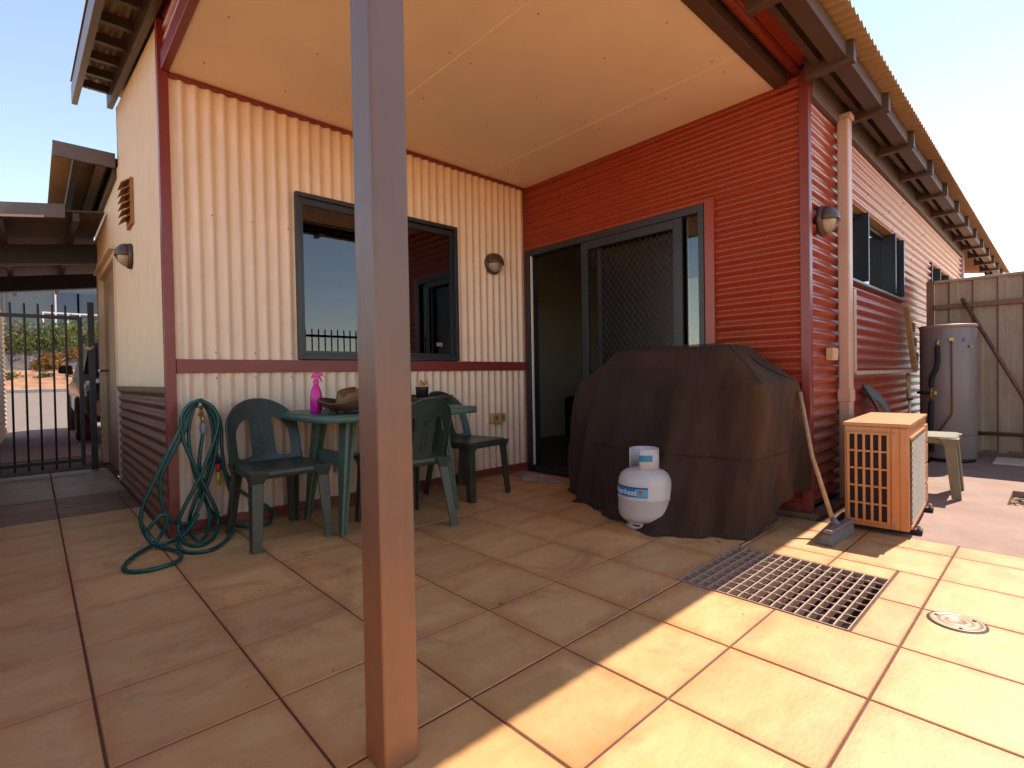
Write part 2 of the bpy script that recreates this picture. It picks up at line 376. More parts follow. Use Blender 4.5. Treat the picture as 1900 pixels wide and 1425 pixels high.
def text_obj(name, mt, txt, size, parent, bend, align='CENTER', ext=0.0005, bold=0.0):
    cu = bpy.data.curves.new(name, 'FONT'); cu.body = txt; cu.size = size; cu.align_x = align; cu.align_y = 'CENTER'; cu.extrude = ext; cu.offset = bold
    return curve_mesh(name, mt, cu, parent, bend)
def dup(o, parent=None, **kw):
    c = o.copy(); col.objects.link(c)
    if parent is not None: c.parent = parent
    for ch in list(o.children): dup(ch, c)
    return tag(c, **kw)

LR, LC = 2.520, 2.976       # the red corner and the cream corner of the patio
PIT = (2.43, 3.09, -1.474, -0.84)
PITCH = 0.0762
roofz = lambda x: 3.190-0.136*x      # bottom crest of roof sheeting
rafz = lambda x: 3.035-0.136*x       # underside of rafters

# ------------------------------------------------------------------ ground, paving, road
HOLE = (3.345, 4.0, 1.2, 1.78)
sheet_holes('ground', m_soil, -150, 150, -150, 150, -0.06, [PIT, HOLE, (-8.0, 2.3, 0.0, 4.5), (-3.2, 0.0, -2.95, 0.0), (-60, -10.7, -80, 80)], kind='structure')
sheet_holes('paving_bed', m_grout, -3.52, 7.5, -9.0, -0.07, -0.004, [PIT, (-5, 0.0, -LC+.01, 1)], kind='structure')
pv = empty('pavement', kind='structure')
xs = [2.845+.3922*k for k in range(-12, 7)]; ys = [-1.8737+.3951*k for k in range(-8, 5)]
GAP = 0.0035
def sub_rect(r, h):
    x0, x1, y0, y1 = r; a, b, c, d = h
    if b <= x0 or a >= x1 or d <= y0 or c >= y1: return [r]
    out = []
    if a > x0: out.append((x0, a-.004, y0, y1)); x0 = a
    if b < x1: out.append((b+.004, x1, y0, y1)); x1 = b
    if c > y0: out.append((x0, x1, y0, c-.004)); 
    if d < y1: out.append((x0, x1, d+.004, y1))
    return [q for q in out if q[1]-q[0] > .012 and q[3]-q[2] > .012]
tile_cache = {}
def tile(r, mt, h=0.0):
    wx, wy = round(r[1]-r[0], 3), round(r[3]-r[2], 3); key = (wx, wy, mt.name)
    if key not in tile_cache:
        a, b = wx/2-GAP, wy/2-GAP; c = 0.0025; mb = MB()
        mb.add([(-a, -b, -.02), (a, -b, -.02), (a, b, -.02), (-a, b, -.02), (-a, -b, -c), (a, -b, -c), (a, b, -c), (-a, b, -c), (-a+c, -b+c, 0), (a-c, -b+c, 0), (a-c, b-c, 0), (-a+c, b-c, 0)],
               [(0, 1, 5, 4), (1, 2, 6, 5), (2, 3, 7, 6), (3, 0, 4, 7), (4, 5, 9, 8), (5, 6, 10, 9), (6, 7, 11, 10), (7, 4, 8, 11), (8, 9, 10, 11)])
        o = mb.build('tile', mt, pv); tile_cache[key] = o.data
    else:
        o = bpy.data.objects.new('tile', tile_cache[key]); col.objects.link(o); o.parent = pv
    o.location = ((r[0]+r[1])/2, (r[2]+r[3])/2, h+random.uniform(-.0006, .0006)); o.rotation_euler = (random.uniform(-.0012, .0012), random.uniform(-.0012, .0012), 0)
yl = ys + [-0.075]
yl = sorted(yl); 
for i in range(len(xs)-1):
    for j in range(len(yl)-1):
        x0, x1, y0, y1 = xs[i], xs[i+1], yl[j], yl[j+1]
        if y1-y0 < .05: continue
        rects = []
        if x1 <= 0.02: 
            if y0 > -LC: continue
            rects = [(x0, x1, y0, min(y1, -LC-.02))]
        elif x0 < 0.02:
            if y1 <= -LC: rects = [(x0, x1, y0, y1)]
            elif y0 >= -LC: rects = [(.03, x1, y0, y1)]
            else: rects = [(.03, x1, y0, y1), (x0, .024, y0, -LC-.02)]
        else: rects = [(x0, x1, y0, y1)]
        for r in rects:
            for q in sub_rect(r, PIT):
                if q[1]-q[0] < .012 or q[3]-q[2] < .012: continue
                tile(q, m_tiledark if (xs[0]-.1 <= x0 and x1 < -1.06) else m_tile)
for a, b in ((-3.454, -2.99), (-3.852, -3.454), (-4.6, -3.852)):
    MB().box(-3.50, -1.872, a+.005, b-.005, -.02, .004).build('paver', m_paver, pv, 0.003)
# tiles wholly out of sight behind the camera run on as one piece
mb = MB()
for i in range(10):
    for j in range(6):
        x0 = -1.86+.3922*i*2.0; y0 = yl[0]-.3951*(j+1)
        mb.box(x0+.004, x0+.776, y0+.004, y0+.391, -.02, 0)
for i in range(5):
    for j in range(12):
        x0 = xs[-1]+.3922*i
        mb.box(x0+.004, x0+.388, yl[j]+.004, yl[j]+.391, -.02, 0)
mb.build('tile_field', m_tile, pv, kind='stuff')
# concrete slab beside the house
sl = sheet_holes('concrete_slab', m_conc, 2.70, 7.5, -0.072, 14, -0.002, [HOLE], kind='structure')
sheet_holes('slab_hole_bed', m_soil, 3.2, 4.1, 1.1, 1.9, -0.10, [], kind='structure')
box('slab_edge', m_conc, None, 3.335, 3.345, 1.2, 1.78, -.1, -.0025, kind='structure')
box('slab_edge', m_conc, None, 3.335, 4.0, 1.78, 1.79, -.1, -.0025, kind='structure')
sheet_holes('gravel_bed', m_pit, 2.50, 2.74, -0.07, 9, -0.05, [], kind='structure')
def stones(name, n, region, z, s0, s1, mts, seed=1):
    rnd = random.Random(seed); mb = MB()
    for _ in range(n):
        x = rnd.uniform(region[0], region[1]); y = rnd.uniform(region[2], region[3]); s = rnd.uniform(s0, s1)
        m = Matrix.Rotation(rnd.uniform(0, 6.28), 3, Vector((rnd.uniform(-1, 1), rnd.uniform(-1, 1), 1)).normalized())
        t = [Vector((a*rnd.uniform(.7, 1.2), b*rnd.uniform(.5, 1.1), c*rnd.uniform(.4, .8)))*s for a, b, c in ((1, 0, 0), (-1, 0, 0), (0, 1, 0), (0, -1, 0), (0, 0, 1), (0, 0, -1))]
        vs = [m @ v+Vector((x, y, z+s*.4)) for v in t]
        mb.add(vs, [(0, 2, 4), (2, 1, 4), (1, 3, 4), (3, 0, 4), (2, 0, 5), (1, 2, 5), (3, 1, 5), (0, 3, 5)])
    return mb.build(name, mts, kind='stuff')
m_gravel = mat('river_gravel', (0.38, 0.26, 0.17), 0.8, var=0.6, vs=38)
m_gravdk = mat('dark_gravel', (0.14, 0.085, 0.06), 0.8, var=0.7, vs=38)
stones('gravel', 900, (3.35, 3.98, 1.21, 1.77), -.055, .010, .026, m_gravel, 3)
stones('gravel', 1500, (2.53, 2.73, -.06, 6), -.05, .008, .022, m_gravdk, 4)

rnd = random.Random(11); mb = MB()
for _ in range(150):
    e = rnd.random()
    if e < .45: x, y = rnd.uniform(.05, 2.4), -rnd.uniform(.05, 3.4)
    elif e < .75: x, y = .05+abs(rnd.gauss(0, .06)), -rnd.uniform(.1, 2.9)
    else: x, y = rnd.uniform(.5, 4.3), -rnd.uniform(.2, 3.2)
    a = rnd.uniform(0, 6.28); l = rnd.uniform(.002, .007) if rnd.random() < .93 else rnd.uniform(.010, .016); w_ = l*rnd.uniform(.25, .6)
    c_, s_ = math.cos(a), math.sin(a)
    mb.add([(x-c_*l, y-s_*l, .0015), (x+s_*w_, y-c_*w_, .002+l*.3), (x+c_*l, y+s_*l, .0015), (x-s_*w_, y+c_*w_, .002+l*.2)], [(0, 1, 2, 3)])
mb.build('leaf_litter', mat('dry_leaf_bits', (0.10, 0.055, 0.03), .9, var=.5, vs=60), kind='stuff')
# pit under the grate
pit = empty('drain_pit', (0, 0, 0), kind='structure')
x0, x1, y0, y1 = PIT
box('pit_wall', m_pit, pit, x0-.03, x0, y0-.03, y1+.03, -.24, -.006); box('pit_wall', m_pit, pit, x1, x1+.03, y0-.03, y1+.03, -.24, -.006)
box('pit_wall', m_pit, pit, x0, x1, y0-.03, y0, -.24, -.006); box('pit_wall', m_pit, pit, x0, x1, y1, y1+.03, -.24, -.006)
box('pit_floor', m_pit, pit, x0-.03, x1+.03, y0-.03, y1+.03, -.27, -.24)
stones('pit_gravel', 700, (x0+.02, x1-.02, y0+.02, y1-.02), -.24, .012, .034, m_gravel, 9)

# ------------------------------------------------------------------ the house
house = empty('house', (0, 0, 0), label='single storey house clad in cream and red corrugated steel with a covered patio', cat='house')
P = dict(parent=house)
WIN = (-2.218, -0.842, 1.060, 2.215)      # y0 y1 z0 z1 in the cream wall
# cream patio wall (plane x=0), vertical ribs, one sheet every 0.762 m
def cream_piece(y0, y1, z0, z1, lift):
    corr('wall_sheet', m_cream, house, (0, 0, 0), (0, 1, 0), (0, 0, 1), (1, 0, 0), y0, y1, z0, z1, lift=lift, steps=10)
edges = [-2.945, -2.09, -1.33, -0.60, -0.01]
for n, (a, b) in enumerate(zip(edges, edges[1:])):
    lf = 0.001*(n % 2)
    cream_piece(a, b+.03, 0.05, 0.99, lf)
    segs = [(a, b+.03)]
    wa, wb = WIN[0]+.01, WIN[1]-.01
    lo, hi = max(a, wa), min(b+.03, wb)
    if a < wa: cream_piece(a, min(b+.03, wa), 1.05, 2.745, lf)
    if b+.03 > wb: cream_piece(max(a, wb), b+.03, 1.05, 2.745, lf)
    if lo < hi: cream_piece(lo, hi, WIN[3]-.01, 2.745, lf)
box('corner_trim', m_redtrim, house, -.032, .020, -2.992, -2.938, .004, 3.04, .003)
box('band_trim', m_redtrim, house, -.01, .023, -2.936, -.022, .974, 1.056, .002)
box('top_trim', m_redtrim, house, -.01, .022, -2.936, -.022, 2.722, 2.748, .002)
box('base_trim', m_redtrim, house, -.01, .024, -2.936, -.022, .022, .075, .002)
box('inner_corner_trim', m_redtrim, house, .0, .022, -.020, .0, .02, 2.748, .002)
box('footing', m_footing, house, -.02, .028, -2.99, -.03, -.02, .020)
# sill shadow gap behind window and wall backing so no light leaks
box('backing_board', m_intwall, house, -.075, -.02, -2.95, WIN[0]+.012, 0, 3.0); box('backing_board', m_intwall, house, -.075, -.02, WIN[1]-.012, 0.05, 0, 3.0)
box('backing_board', m_intwall, house, -.075, -.02, WIN[0]+.012, WIN[1]-.012, 0, WIN[2]+.005); box('backing_board', m_intwall, house, -.075, -.02, WIN[0]+.012, WIN[1]-.012, WIN[3]-.005, 3.0)
# the window
wn = box('window', m_frame, house, -.05, .030, WIN[0], WIN[1], WIN[3]-.030, WIN[3], .002)
for a in ((WIN[0], WIN[0]+.030, WIN[2], WIN[3]-.0305), (WIN[1]-.030, WIN[1], WIN[2], WIN[3]-.0305)): box('frame', m_frame, wn, -.05, .030, a[0], a[1], a[2], a[3], .002)
box('sill', m_frame, wn, -.05, .036, WIN[0]+.031, WIN[1]-.031, WIN[2], WIN[2]+.035, .003)
midy = -1.53
box('stile', m_frame, wn, -.035, .012, midy-.03, midy+.02, WIN[2]+.036, WIN[3]-.031, .002)
for (a, b, xx) in ((WIN[0]+.031, midy-.031, -.004), (midy+.021, WIN[1]-.031, -.022)):
    box('sash', m_frame, wn, xx-.012, xx+.012, a, a+.022, WIN[2]+.036, WIN[3]-.031); box('sash', m_frame, wn, xx-.012, xx+.012, b-.022, b, WIN[2]+.036, WIN[3]-.031)
    box('sash', m_frame, wn, xx-.012, xx+.012, a+.0225, b-.0225, WIN[2]+.036, WIN[2]+.062); box('sash', m_frame, wn, xx-.012, xx+.012, a+.0225, b-.0225, WIN[3]-.075, WIN[3]-.031)
    box('pane', m_glass, wn, xx-.002, xx+.002, a+.0225, b-.0225, WIN[2]+.063, WIN[3]-.0755)
box('sticker', m_greyp, wn, -.019, -.0175, -1.05, -.99, WIN[2]+.125, WIN[2]+.155)
# wall screws of the cream wall
def screws(name, pts, N, mt=m_screw, r=.0048, parent=house):
    mb = MB(); N = Vector(N)
    for p in pts:
        ax = 'X' if abs(N.x) > .5 else ('Y' if abs(N.y) > .5 else 'Z'); s = 1 if sum(N) > 0 else -1
        mb.lathe([(r, 0), (r, .004*s), (r*.5, .006*s), (0.0001, .0065*s)], p, 8, ax)
    return mb.build(name, mt, parent, kind='stuff')
cr = lambda k: PITCH*(k+.25)
pts = []
for k in range(-38, 0):
    y = cr(k)
    if y < -2.90 or y > -.04 or k % 3: continue
    pts += [(.0085, y, z) for z in (.10, .94)]
    if not (WIN[0] < y < WIN[1]): pts += [(.0085, y, z) for z in (1.10, 1.95)]
screws('screws', pts, (1, 0, 0))

# red wall with the sliding door (plane y=0), ribs run horizontally
DX0, DX1, DZ = .030, 1.850, 2.130
def red_piece(x0, x1, z0, z1, lift=0): corr('wall_sheet', m_red, house, (0, 0, 0), (0, 0, 1), (1, 0, 0), (0, -1, 0), z0, z1, x0, x1, lift=lift, steps=10)
for n, (a, b) in enumerate(((.05, .79), (.79, 1.55), (1.55, DZ+.02))): red_piece(1.90, 2.49, a, b+.01, .001*(n % 2))
red_piece(.02, 2.49, DZ+.02, 2.86, .001)
box('door_trim', m_red, house, 1.853, 1.925, -.026, .02, .02, DZ+.030, .004)
box('head_trim', m_red, house, .024, 1.8525, -.024, .02, DZ+.004, DZ+.030, .002)
box('corner_trim', m_redtrim, house, 2.478, 2.534, -.022, .034, .03, 2.80, .004)
box('base_trim', m_redtrim, house, 1.926, 2.477, -.024, .02, .03, .085, .002)
box('footing', m_footing, house, 1.86, 2.56, -.045, .0, -.02, .028, .004); box('footing', m_footing, house, 2.50, 2.565, .002, 7.0, -.06, .028, .004)
# sliding door
dr = box('sliding_door', m_frame, house, DX0, DX1, -.030, .09, DZ-.055, DZ, .002)
box('jamb', m_frame, dr, DX0, DX0+.055, -.030, .09, .02, DZ-.0555, .002); box('jamb', m_frame, dr, DX1-.04, DX1, -.030, .09, .02, DZ-.0555, .002)
box('sill', m_frame, dr, DX0+.056, DX1-.041, -.034, .09, .0, .032, .002); box('track', m_frame, dr, DX0+.06, DX1-.045, -.012, -.006, .033, .045)
box('seal_strip', m_white_bar, dr, .094, .108, -.022, -.004, .06, DZ-.06)
box('screen_stile', m_frame, dr, .722, .792, -.022, .004, .046, DZ-.056, .002); box('screen_stile', m_frame, dr, 1.605, 1.678, -.022, .004, .046, DZ-.056, .002)
box('screen_rail', m_frame, dr, .793, 1.604, -.022, .004, .046, .13, .002); box('screen_rail', m_frame, dr, .793, 1.604, -.022, .004, DZ-.125, DZ-.056, .002)
box('glass_door_stile', m_frame, dr, .86, .90, .030, .055, .046, DZ-.056); box('glass_door_stile', m_frame, dr, 1.70-.015, 1.70+.01, .030, .055, .046, DZ-.056)
box('pane', m_doorglass, dr, .90, 1.684, .040, .044, .046, DZ-.06)
box('pane', m_clear, dr, 1.711, 1.809, .002, .005, .046, DZ-.056)
# diamond security mesh, interwoven diagonal strands
mb = MB(); x0, x1, z0, z1 = .793, 1.604, .131, DZ-.126; st = .052; sl_ = 1.35
for sgn in (1, -1):
    c = -3.0
    while c < 4.5:
        # line z = c + sgn*sl_*(x-x0)
        P_ = []
        for xx in (x0, x1):
            zz = c+sgn*sl_*(xx-x0); P_.append((xx, zz))
        (xa, za), (xb, zb) = P_
        if za > zb: (xa, za), (xb, zb) = (xb, zb), (xa, za)
        if zb > z0 and za < z1:
            def at(zq): return xa+(xb-xa)*(zq-za)/(zb-za)
            if za < z0: xa, za = at(z0), z0
            xb2, zb2 = xb, zb
            if zb > z1: xb2, zb2 = at(z1), z1
            mb.tube([(xa, -.010+.003*sgn, za), (xb2, -.010+.003*sgn, zb2)], .0019, 4)
        c += st*sl_
mb.build('security_mesh', mat('mesh_paint', (0.07, 0.05, 0.045), 0.4), dr)
mb = MB()
for zz in (.5, 1.0, 1.5): pass
# dry leaf bits and grit blown about the paving
# patio ceiling
for a, b in ((-2.934, -1.728), (-1.722, -.523), (-.517, -.002)): box('ceiling_panel', m_ceil, house, .0, 2.329, a, b, 2.75, 2.765)
for y in (-1.725, -.52): box('joint_strip', m_ceil, house, .0, 2.329, y-.020, y+.020, 2.7462, 2.7495, .001)
pts = [(x, y, 2.75) for x in (.25, .75, 1.25, 1.8, 2.2) for y in (-2.8, -2.35, -1.80, -1.65, -1.1, -.60, -.44)]
screws('screws', [p for p in pts], (0, 0, -1), m_screw, .004)
box('joist_packing', m_ceil, house, .05, 2.32, -2.9, -.05, 2.80, 2.86)
# beams
box('patio_beam', m_brown, house, 2.331, 2.412, -2.974, -.004, 2.742, 2.90, .003)
box('front_beam', m_redtrim, house, .021, 2.60, -2.976, -2.936, 2.742, 2.845, .003)
corr('gable_sheet', m_red, house, (0, -2.955, 0), (0, 0, 1), (1, 0, 0), (0, -1, 0), 2.84, 3.17, .022, lambda z: max(.05, (3.19-z)/.136-.2), steps=10)
MB().tube([(2.462, -3.0, 2.80), (2.462, -.03, 2.80)], .030, 14).build('round_trim', m_red, house)
box('red_trim_board', m_red, house, 2.425, 2.50, -3.0, -.03, 2.815, 2.85, .003)
box('red_soffit_panel', m_red, house, 2.50, 2.585, -3.0, .03, 2.823, 2.835)
box('infill_board', m_black, house, 2.414, 2.50, -2.97, -.03, 2.851, 2.90)
# side wall x = LR
SW1 = (.80, 2.79, 1.60, 2.20); SW2 = (4.35, 6.30, 1.60, 2.20)
def side_piece(y0, y1, z0, z1, lift=0): corr('wall_sheet', m_red, house, (LR-.01, 0, 0), (0, 0, 1), (0, 1, 0), (1, 0, 0), z0, z1, y0, y1, lift=lift, steps=10)
side_piece(.03, 7.05, .05, .84); side_piece(.03, 7.05, .84, 1.60, .001); side_piece(.03, 7.05, 2.20, 2.66, .001)
for a, b in ((.03, SW1[0]), (SW1[1], SW2[0]), (SW2[1], 7.05)): side_piece(a, b, 1.60, 2.20)
box('fascia_board', m_fascia, house, LR-.02, LR+.022, .036, 7.05, 2.640, 2.80, .002)
box('end_trim', mat('pale_end_trim', (0.55, 0.48, 0.46), 0.4), house, LR-.02, LR+.02, 7.051, 7.10, .0, 2.86)
for W in (SW1, SW2):   # recessed windows with deep mullions standing out to the wall face
    wn2 = box('window', m_frame, house, 2.40, 2.44, W[0], W[1], W[3]-.04, W[3], .002)
    box('sill', m_fascia, wn2, 2.38, 2.545, W[0], W[1], W[2]-.016, W[2]+.004, .002); box('frame', m_frame, wn2, 2.40, 2.44, W[0], W[1], W[2]+.005, W[2]+.04)
    box('reveal', m_tan_soffit, wn2, 2.441, 2.505, W[0], W[1], W[3]-.002, W[3]+.012)
    L = W[1]-W[0]; ms = (W[0], 1.42, 2.40, W[1]-.025) if W is SW1 else (W[0], 4.95, 5.65, W[1]-.025)
    for y in ms: box('frame', m_frame, wn2, 2.40, 2.528, y, y+.025, W[2]+.041, W[3]-.041, .001); box('frame', m_frame, wn2, 2.441, 2.528, y, y+.025, W[3]-.0405, W[3]-.003)
    for y0_, y1_ in zip(ms, ms[1:]): box('pane', m_sideglass, wn2, 2.418, 2.422, y0_+.026, y1_-.001, W[2]+.041, W[3]-.041)
pts = [(LR-.0015, y, PITCH*(k+.25)) for y in (.12, .9, 1.9, 2.9, 3.7, 4.25, 5.4, 6.4, 6.95) for k in (4, 12, 18, 24, 30, 33) if not any(W[0]-.05 < y < W[1]+.05 and W[2] < PITCH*(k+.25) < W[3] for W in (SW1, SW2))]
screws('screws', pts, (1, 0, 0))
# set back end of the house
corr('wall_sheet', m_red, house, (2.15, 0, 0), (0, 0, 1), (0, 1, 0), (1, 0, 0), 0, 2.8, 7.1, 10.4)
box('end_wall', m_red, house, -4.0, 2.14, 10.35, 10.4, 0, 2.9); box('return_wall', m_red, house, 2.15, LR-.02, 7.052, 7.09, 0, 2.8)
# downpipe
dp = MB().box(2.527, 2.600, .575, .665, .0, 2.66).build('downpipe', m_downpipe, house, .010)
box('pipe_collar', m_downpipe, dp, 2.522, 2.606, .569, .671, .70, .79, .006); box('pipe_collar', m_downpipe, dp, 2.530, 2.61, .59, .68, 2.66, 2.70, .004)
# left wall y = -LC: fine vertical ribs above, brown-red corrugated below
zt = lambda x: 3.030-.136*x
LO, LI = (-3.92, -2.36), None
fn = dict(pitch=.038, amp=.0060, steps=8)
def left_piece(x0, x1, v0, v1): corr('wall_sheet', m_cream_fine, house, (0, -LC, 0), (1, 0, 0), (0, 0, 1), (0, -1, 0), x0, x1, v0, v1, **fn)
left_piece(-1.00, -.032, .89, zt); left_piece(-1.93, -1.00, .89, zt)
left_piece(LO[1], -1.93, .89, lambda x: 2.80); left_piece(LO[0], LO[1], 2.15, lambda x: 2.72+.05*(x+3.9)); left_piece(-4.18, LO[0], .0, lambda x: 2.70)
box('wall_edge_trim', m_redtrim, house, -1.960, -1.930, -2.984, -2.94, 2.80, 3.29); box('wall_edge_trim', m_redtrim, house, -4.21, -4.18, -2.984, -2.94, .0, 2.70)
corr('wall_sheet', m_brownred, house, (0, -LC, 0), (0, 0, 1), (1, 0, 0), (0, -1, 0), .02, .86, LO[1], -.032, steps=10, amp=.010)
corr('wall_sheet', m_brownred, house, (0, -LC, 0), (0, 0, 1), (1, 0, 0), (0, -1, 0), .02, .86, -4.18, LO[0], steps=10, amp=.010, lift=.004)
box('joint_trim', m_brownred, house, LO[1], -.033, -2.994, -2.96, .855, .892, .002)
# side entrance
sdx = box('side_door', mat('side_door_paint', (0.40, 0.30, 0.20), 0.4, dust=.5, dust_top=1.0), house, LO[0]+.06, LO[1]-.06, -2.945, -2.905, .02, 2.09)
for a in ((LO[0], LO[0]+.06), (LO[1]-.06, LO[1])): box('frame', m_cream_fine, sdx, a[0], a[1], -2.992, -2.90, .01, 2.15, .003)
box('frame', m_cream_fine, sdx, LO[0]+.061, LO[1]-.061, -2.992, -2.90, 2.091, 2.15, .003); box('hood', m_cream_fine, sdx, LO[0]-.03, LO[1]+.03, -3.03, -2.90, 2.151, 2.175)
MB().tube([(-3.70, -2.945, 1.06), (-3.70, -3.02, 1.06), (-3.58, -3.03, 1.06)], .011, 8).build('handle', m_chrome, sdx)
# upper roof
rs = []
for n, (a, b) in enumerate([(-3.27+.762*k*2, -3.27+.762*(k*2+2)) for k in range(0, 10)]):
    b = min(b, 10.75)
    if a >= 10.75: break
    vs = []; mbq = MB(); steps = 10; kk = int(round((b-a)/PITCH*steps)); 
    for i in range(kk+1):
        y = a+(b-a)*i/kk; h = .0125*math.sin(2*math.pi*y/PITCH)+.0125
        for xx in (-2.20, 2.86): vs.append((xx, y, roofz(xx)+h+.0015*(n % 2)))
    mbq.add(vs, [(2*i, 2*i+2, 2*i+3, 2*i+1) for i in range(kk)], True)
    mbq.build('roof_sheet', m_soffit, house)
box('roof_back_panel', m_soffit, house, -4.0, -2.2, 4.0, 10.4, 2.9, 2.95)
for y in [-.10+.85*k for k in range(-3, 13)]:
    zb = 2.688
    MB().hexa([(2.535, y, zb+.0), (2.795, y, zb-.0), (2.795, y+.05, zb), (2.535, y+.05, zb), (2.535, y, roofz(2.535)-.003), (2.795, y, roofz(2.795)-.003), (2.795, y+.05, roofz(2.795)-.003), (2.535, y+.05, roofz(2.535)-.003)]).build('outrigger', m_brown, house, .002)
ylist = [-3.2]+[-.10+.85*k for k in range(-3, 13)]+[10.7]
for a, b in zip(ylist, ylist[1:]):
    a2 = a+.052 if a > -3.1 else a
    box('eave_batten', m_brown, house, 2.672, 2.760, a2, b-.002, 2.715, 2.800); box('eave_batten', m_brown, house, 2.590, 2.625, a2, b-.002, 2.745, 2.815)
def sloped(name, mt, parent, x0, x1, y0, y1, f0, f1, **kw):
    return MB().hexa([(x0, y0, f0(x0)), (x1, y0, f0(x1)), (x1, y1, f0(x1)), (x0, y1, f0(x0)), (x0, y0, f1(x0)), (x1, y0, f1(x1)), (x1, y1, f1(x1)), (x0, y1, f1(x0))]).build(name, mt, parent, .002, **kw)
sloped('rafter', m_brown, house, -2.08, 2.50, -3.035, -2.994, rafz, lambda x: roofz(x)-.002)
sloped('barge_board', m_fascia, house, -2.24, 2.85, -3.262, -3.222, rafz, lambda x: roofz(x)-.002)
for x in [-1.98+.36*k for k in range(0, 13)]:
    sloped('roof_batten', m_brown, house, x, x+.05, -3.221, -3.036, lambda q: roofz(q)-.065, lambda q: roofz(q)-.003)
# lower roof over the rear of the house
corr('lower_roof_sheet', m_soffit, house, (0, 0, 2.90), (1, 0, 0), (0, 1, 0), (0, 0, 1), -4.6, -2.07, -3.40, 10.4, amp=.008)
box('lower_fascia', m_fascia, house, -2.068, -2.04, -3.40, -2.99, 2.80, 2.925, .002)
box('lower_purlin', m_brown, house, -4.4, -2.07, -3.27, -3.22, 2.80, 2.885); box('lower_purlin', m_brown, house, -4.4, -2.07, -3.12, -3.06, 2.78, 2.885); box('lower_purlin', m_brown, house, -4.4, -2.07, -3.01, -2.985, 2.72, 2.885)
box('rear_wall_upper', m_cream_fine, house, -1.99, -1.96, -2.94, 4.0, 2.80, 3.42)
# interiors
box('interior_floor', m_intfloor, house, -3.2, 2.49, .01, 4.5, -.05, .018); box('interior_wall', m_intwall, house, -1.6, 2.49, 4.5, 4.55, .0, 2.72); box('interior_wall', m_intwall, house, -1.65, -1.6, .02, 4.5, .0, 2.72)
box('interior_ceiling', m_intwall, house, -1.65, 2.49, .03, 4.5, 2.60, 2.64); box('interior_wall', m_intwall, house, 2.24, 2.28, .10, 6.9, .0, 2.60); box('interior_wall', m_intwall, house, -1.65, .02, .02, .07, .0, 2.7)
box('interior_floor', m_intfloor, house, -3.2, -.08, -2.93, -.0, -.05, .018); box('interior_wall', m_intwall, house, -3.2, -3.15, -2.93, .0, .0, 2.72); box('interior_wall', m_intwall, house, -3.15, -.08, -.05, -.001, .0, 2.72)
box('interior_ceiling', m_intwall, house, -3.2, -.08, -2.93, .0, 2.60, 2.64); box('interior_wall', m_intwall, house, -3.15, -.08, -2.93, -2.90, .0, 2.6)

# ------------------------------------------------------------------ patio post
MB().box(2.4500, 2.5450, -2.990, -2.897, .0, 2.741).build('patio_post', m_post, None, .006, 3, label='square grey brown steel post standing on the tiles at the front of the patio', cat='post')

# ------------------------------------------------------------------ things inside the house
def cushion(name, mt, parent, x0, x1, y0, y1, z0, z1): return MB().box(x0, x1, y0, y1, z0, z1).build(name, mt, parent, .06, 4)
sf = empty('sofa', (-.5, 2.4, 0), label='dark sofa inside the room seen through the open door', cat='sofa')
cushion('base', m_sofa, sf, -.6, 1.2, -.4, .4, .05, .42); cushion('backrest', m_sofa, sf, -.6, 1.2, .41, .62, .05, .85); cushion('arm', m_sofa, sf, 1.21, 1.40, -.4, .62, .05, .62); cushion('arm', m_sofa, sf, -.80, -.61, -.4, .62, .05, .62)
def lumpy(name, mt, cx, cy, z, rx, ry, h, seed, n=22, m=12, **kw):
    rnd = random.Random(seed); ph = [(rnd.uniform(0, 6.28), rnd.uniform(.15, .4)) for _ in range(5)]; vs = []; fs = []
    for j in range(m+1):
        t = j/m
        for i in range(n):
            a = 2*math.pi*i/n; w_ = 1+sum(c*math.sin((q+1)*a+p+3*t) for q, (p, c) in enumerate(ph))*.45
            hh = h*(1-t**2)*(.6+.4*math.sin(3*a+ph[0][0]+6*t)) + .004
            vs.append((cx+rx*t*w_*math.cos(a), cy+ry*t*w_*math.sin(a), z+max(.003, hh)))
    for j in range(m):
        for i in range(n): fs.append((j*n+i, j*n+(i+1) % n, (j+1)*n+(i+1) % n, (j+1)*n+i))
    return MB().add(vs, fs, True).build(name, mt, **kw)
lumpy('throw_blanket', m_clothb, -.12, 1.9, .42, .28, .22, .28, 4, label='crumpled blue and white cloth lying on the dark sofa', cat='blanket')
vs = []; fs = []; n = 60
for i in range(n+1):
    y = -2.17+.32*i/n
    for z in (1.0, 2.25): vs.append((-.11+.018*math.sin(i*.9), y, z))
MB().add(vs, [(2*i, 2*i+2, 2*i+3, 2*i+1) for i in range(n)], True).build('curtain', m_curtain, label='pale curtain gathered at the left side behind the cream wall window', cat='curtain')
vs = []
for i in range(21):
    x = 1.705+.11*i/20
    for z in (1.12, 1.62): vs.append((x, .022+.006*math.sin(i*1.25), z))
MB().add(vs, [(2*i, 2*i+2, 2*i+3, 2*i+1) for i in range(20)], True).build('curtain', m_curtain, label='short cream lace curtain behind the narrow glass panel of the sliding door', cat='curtain')

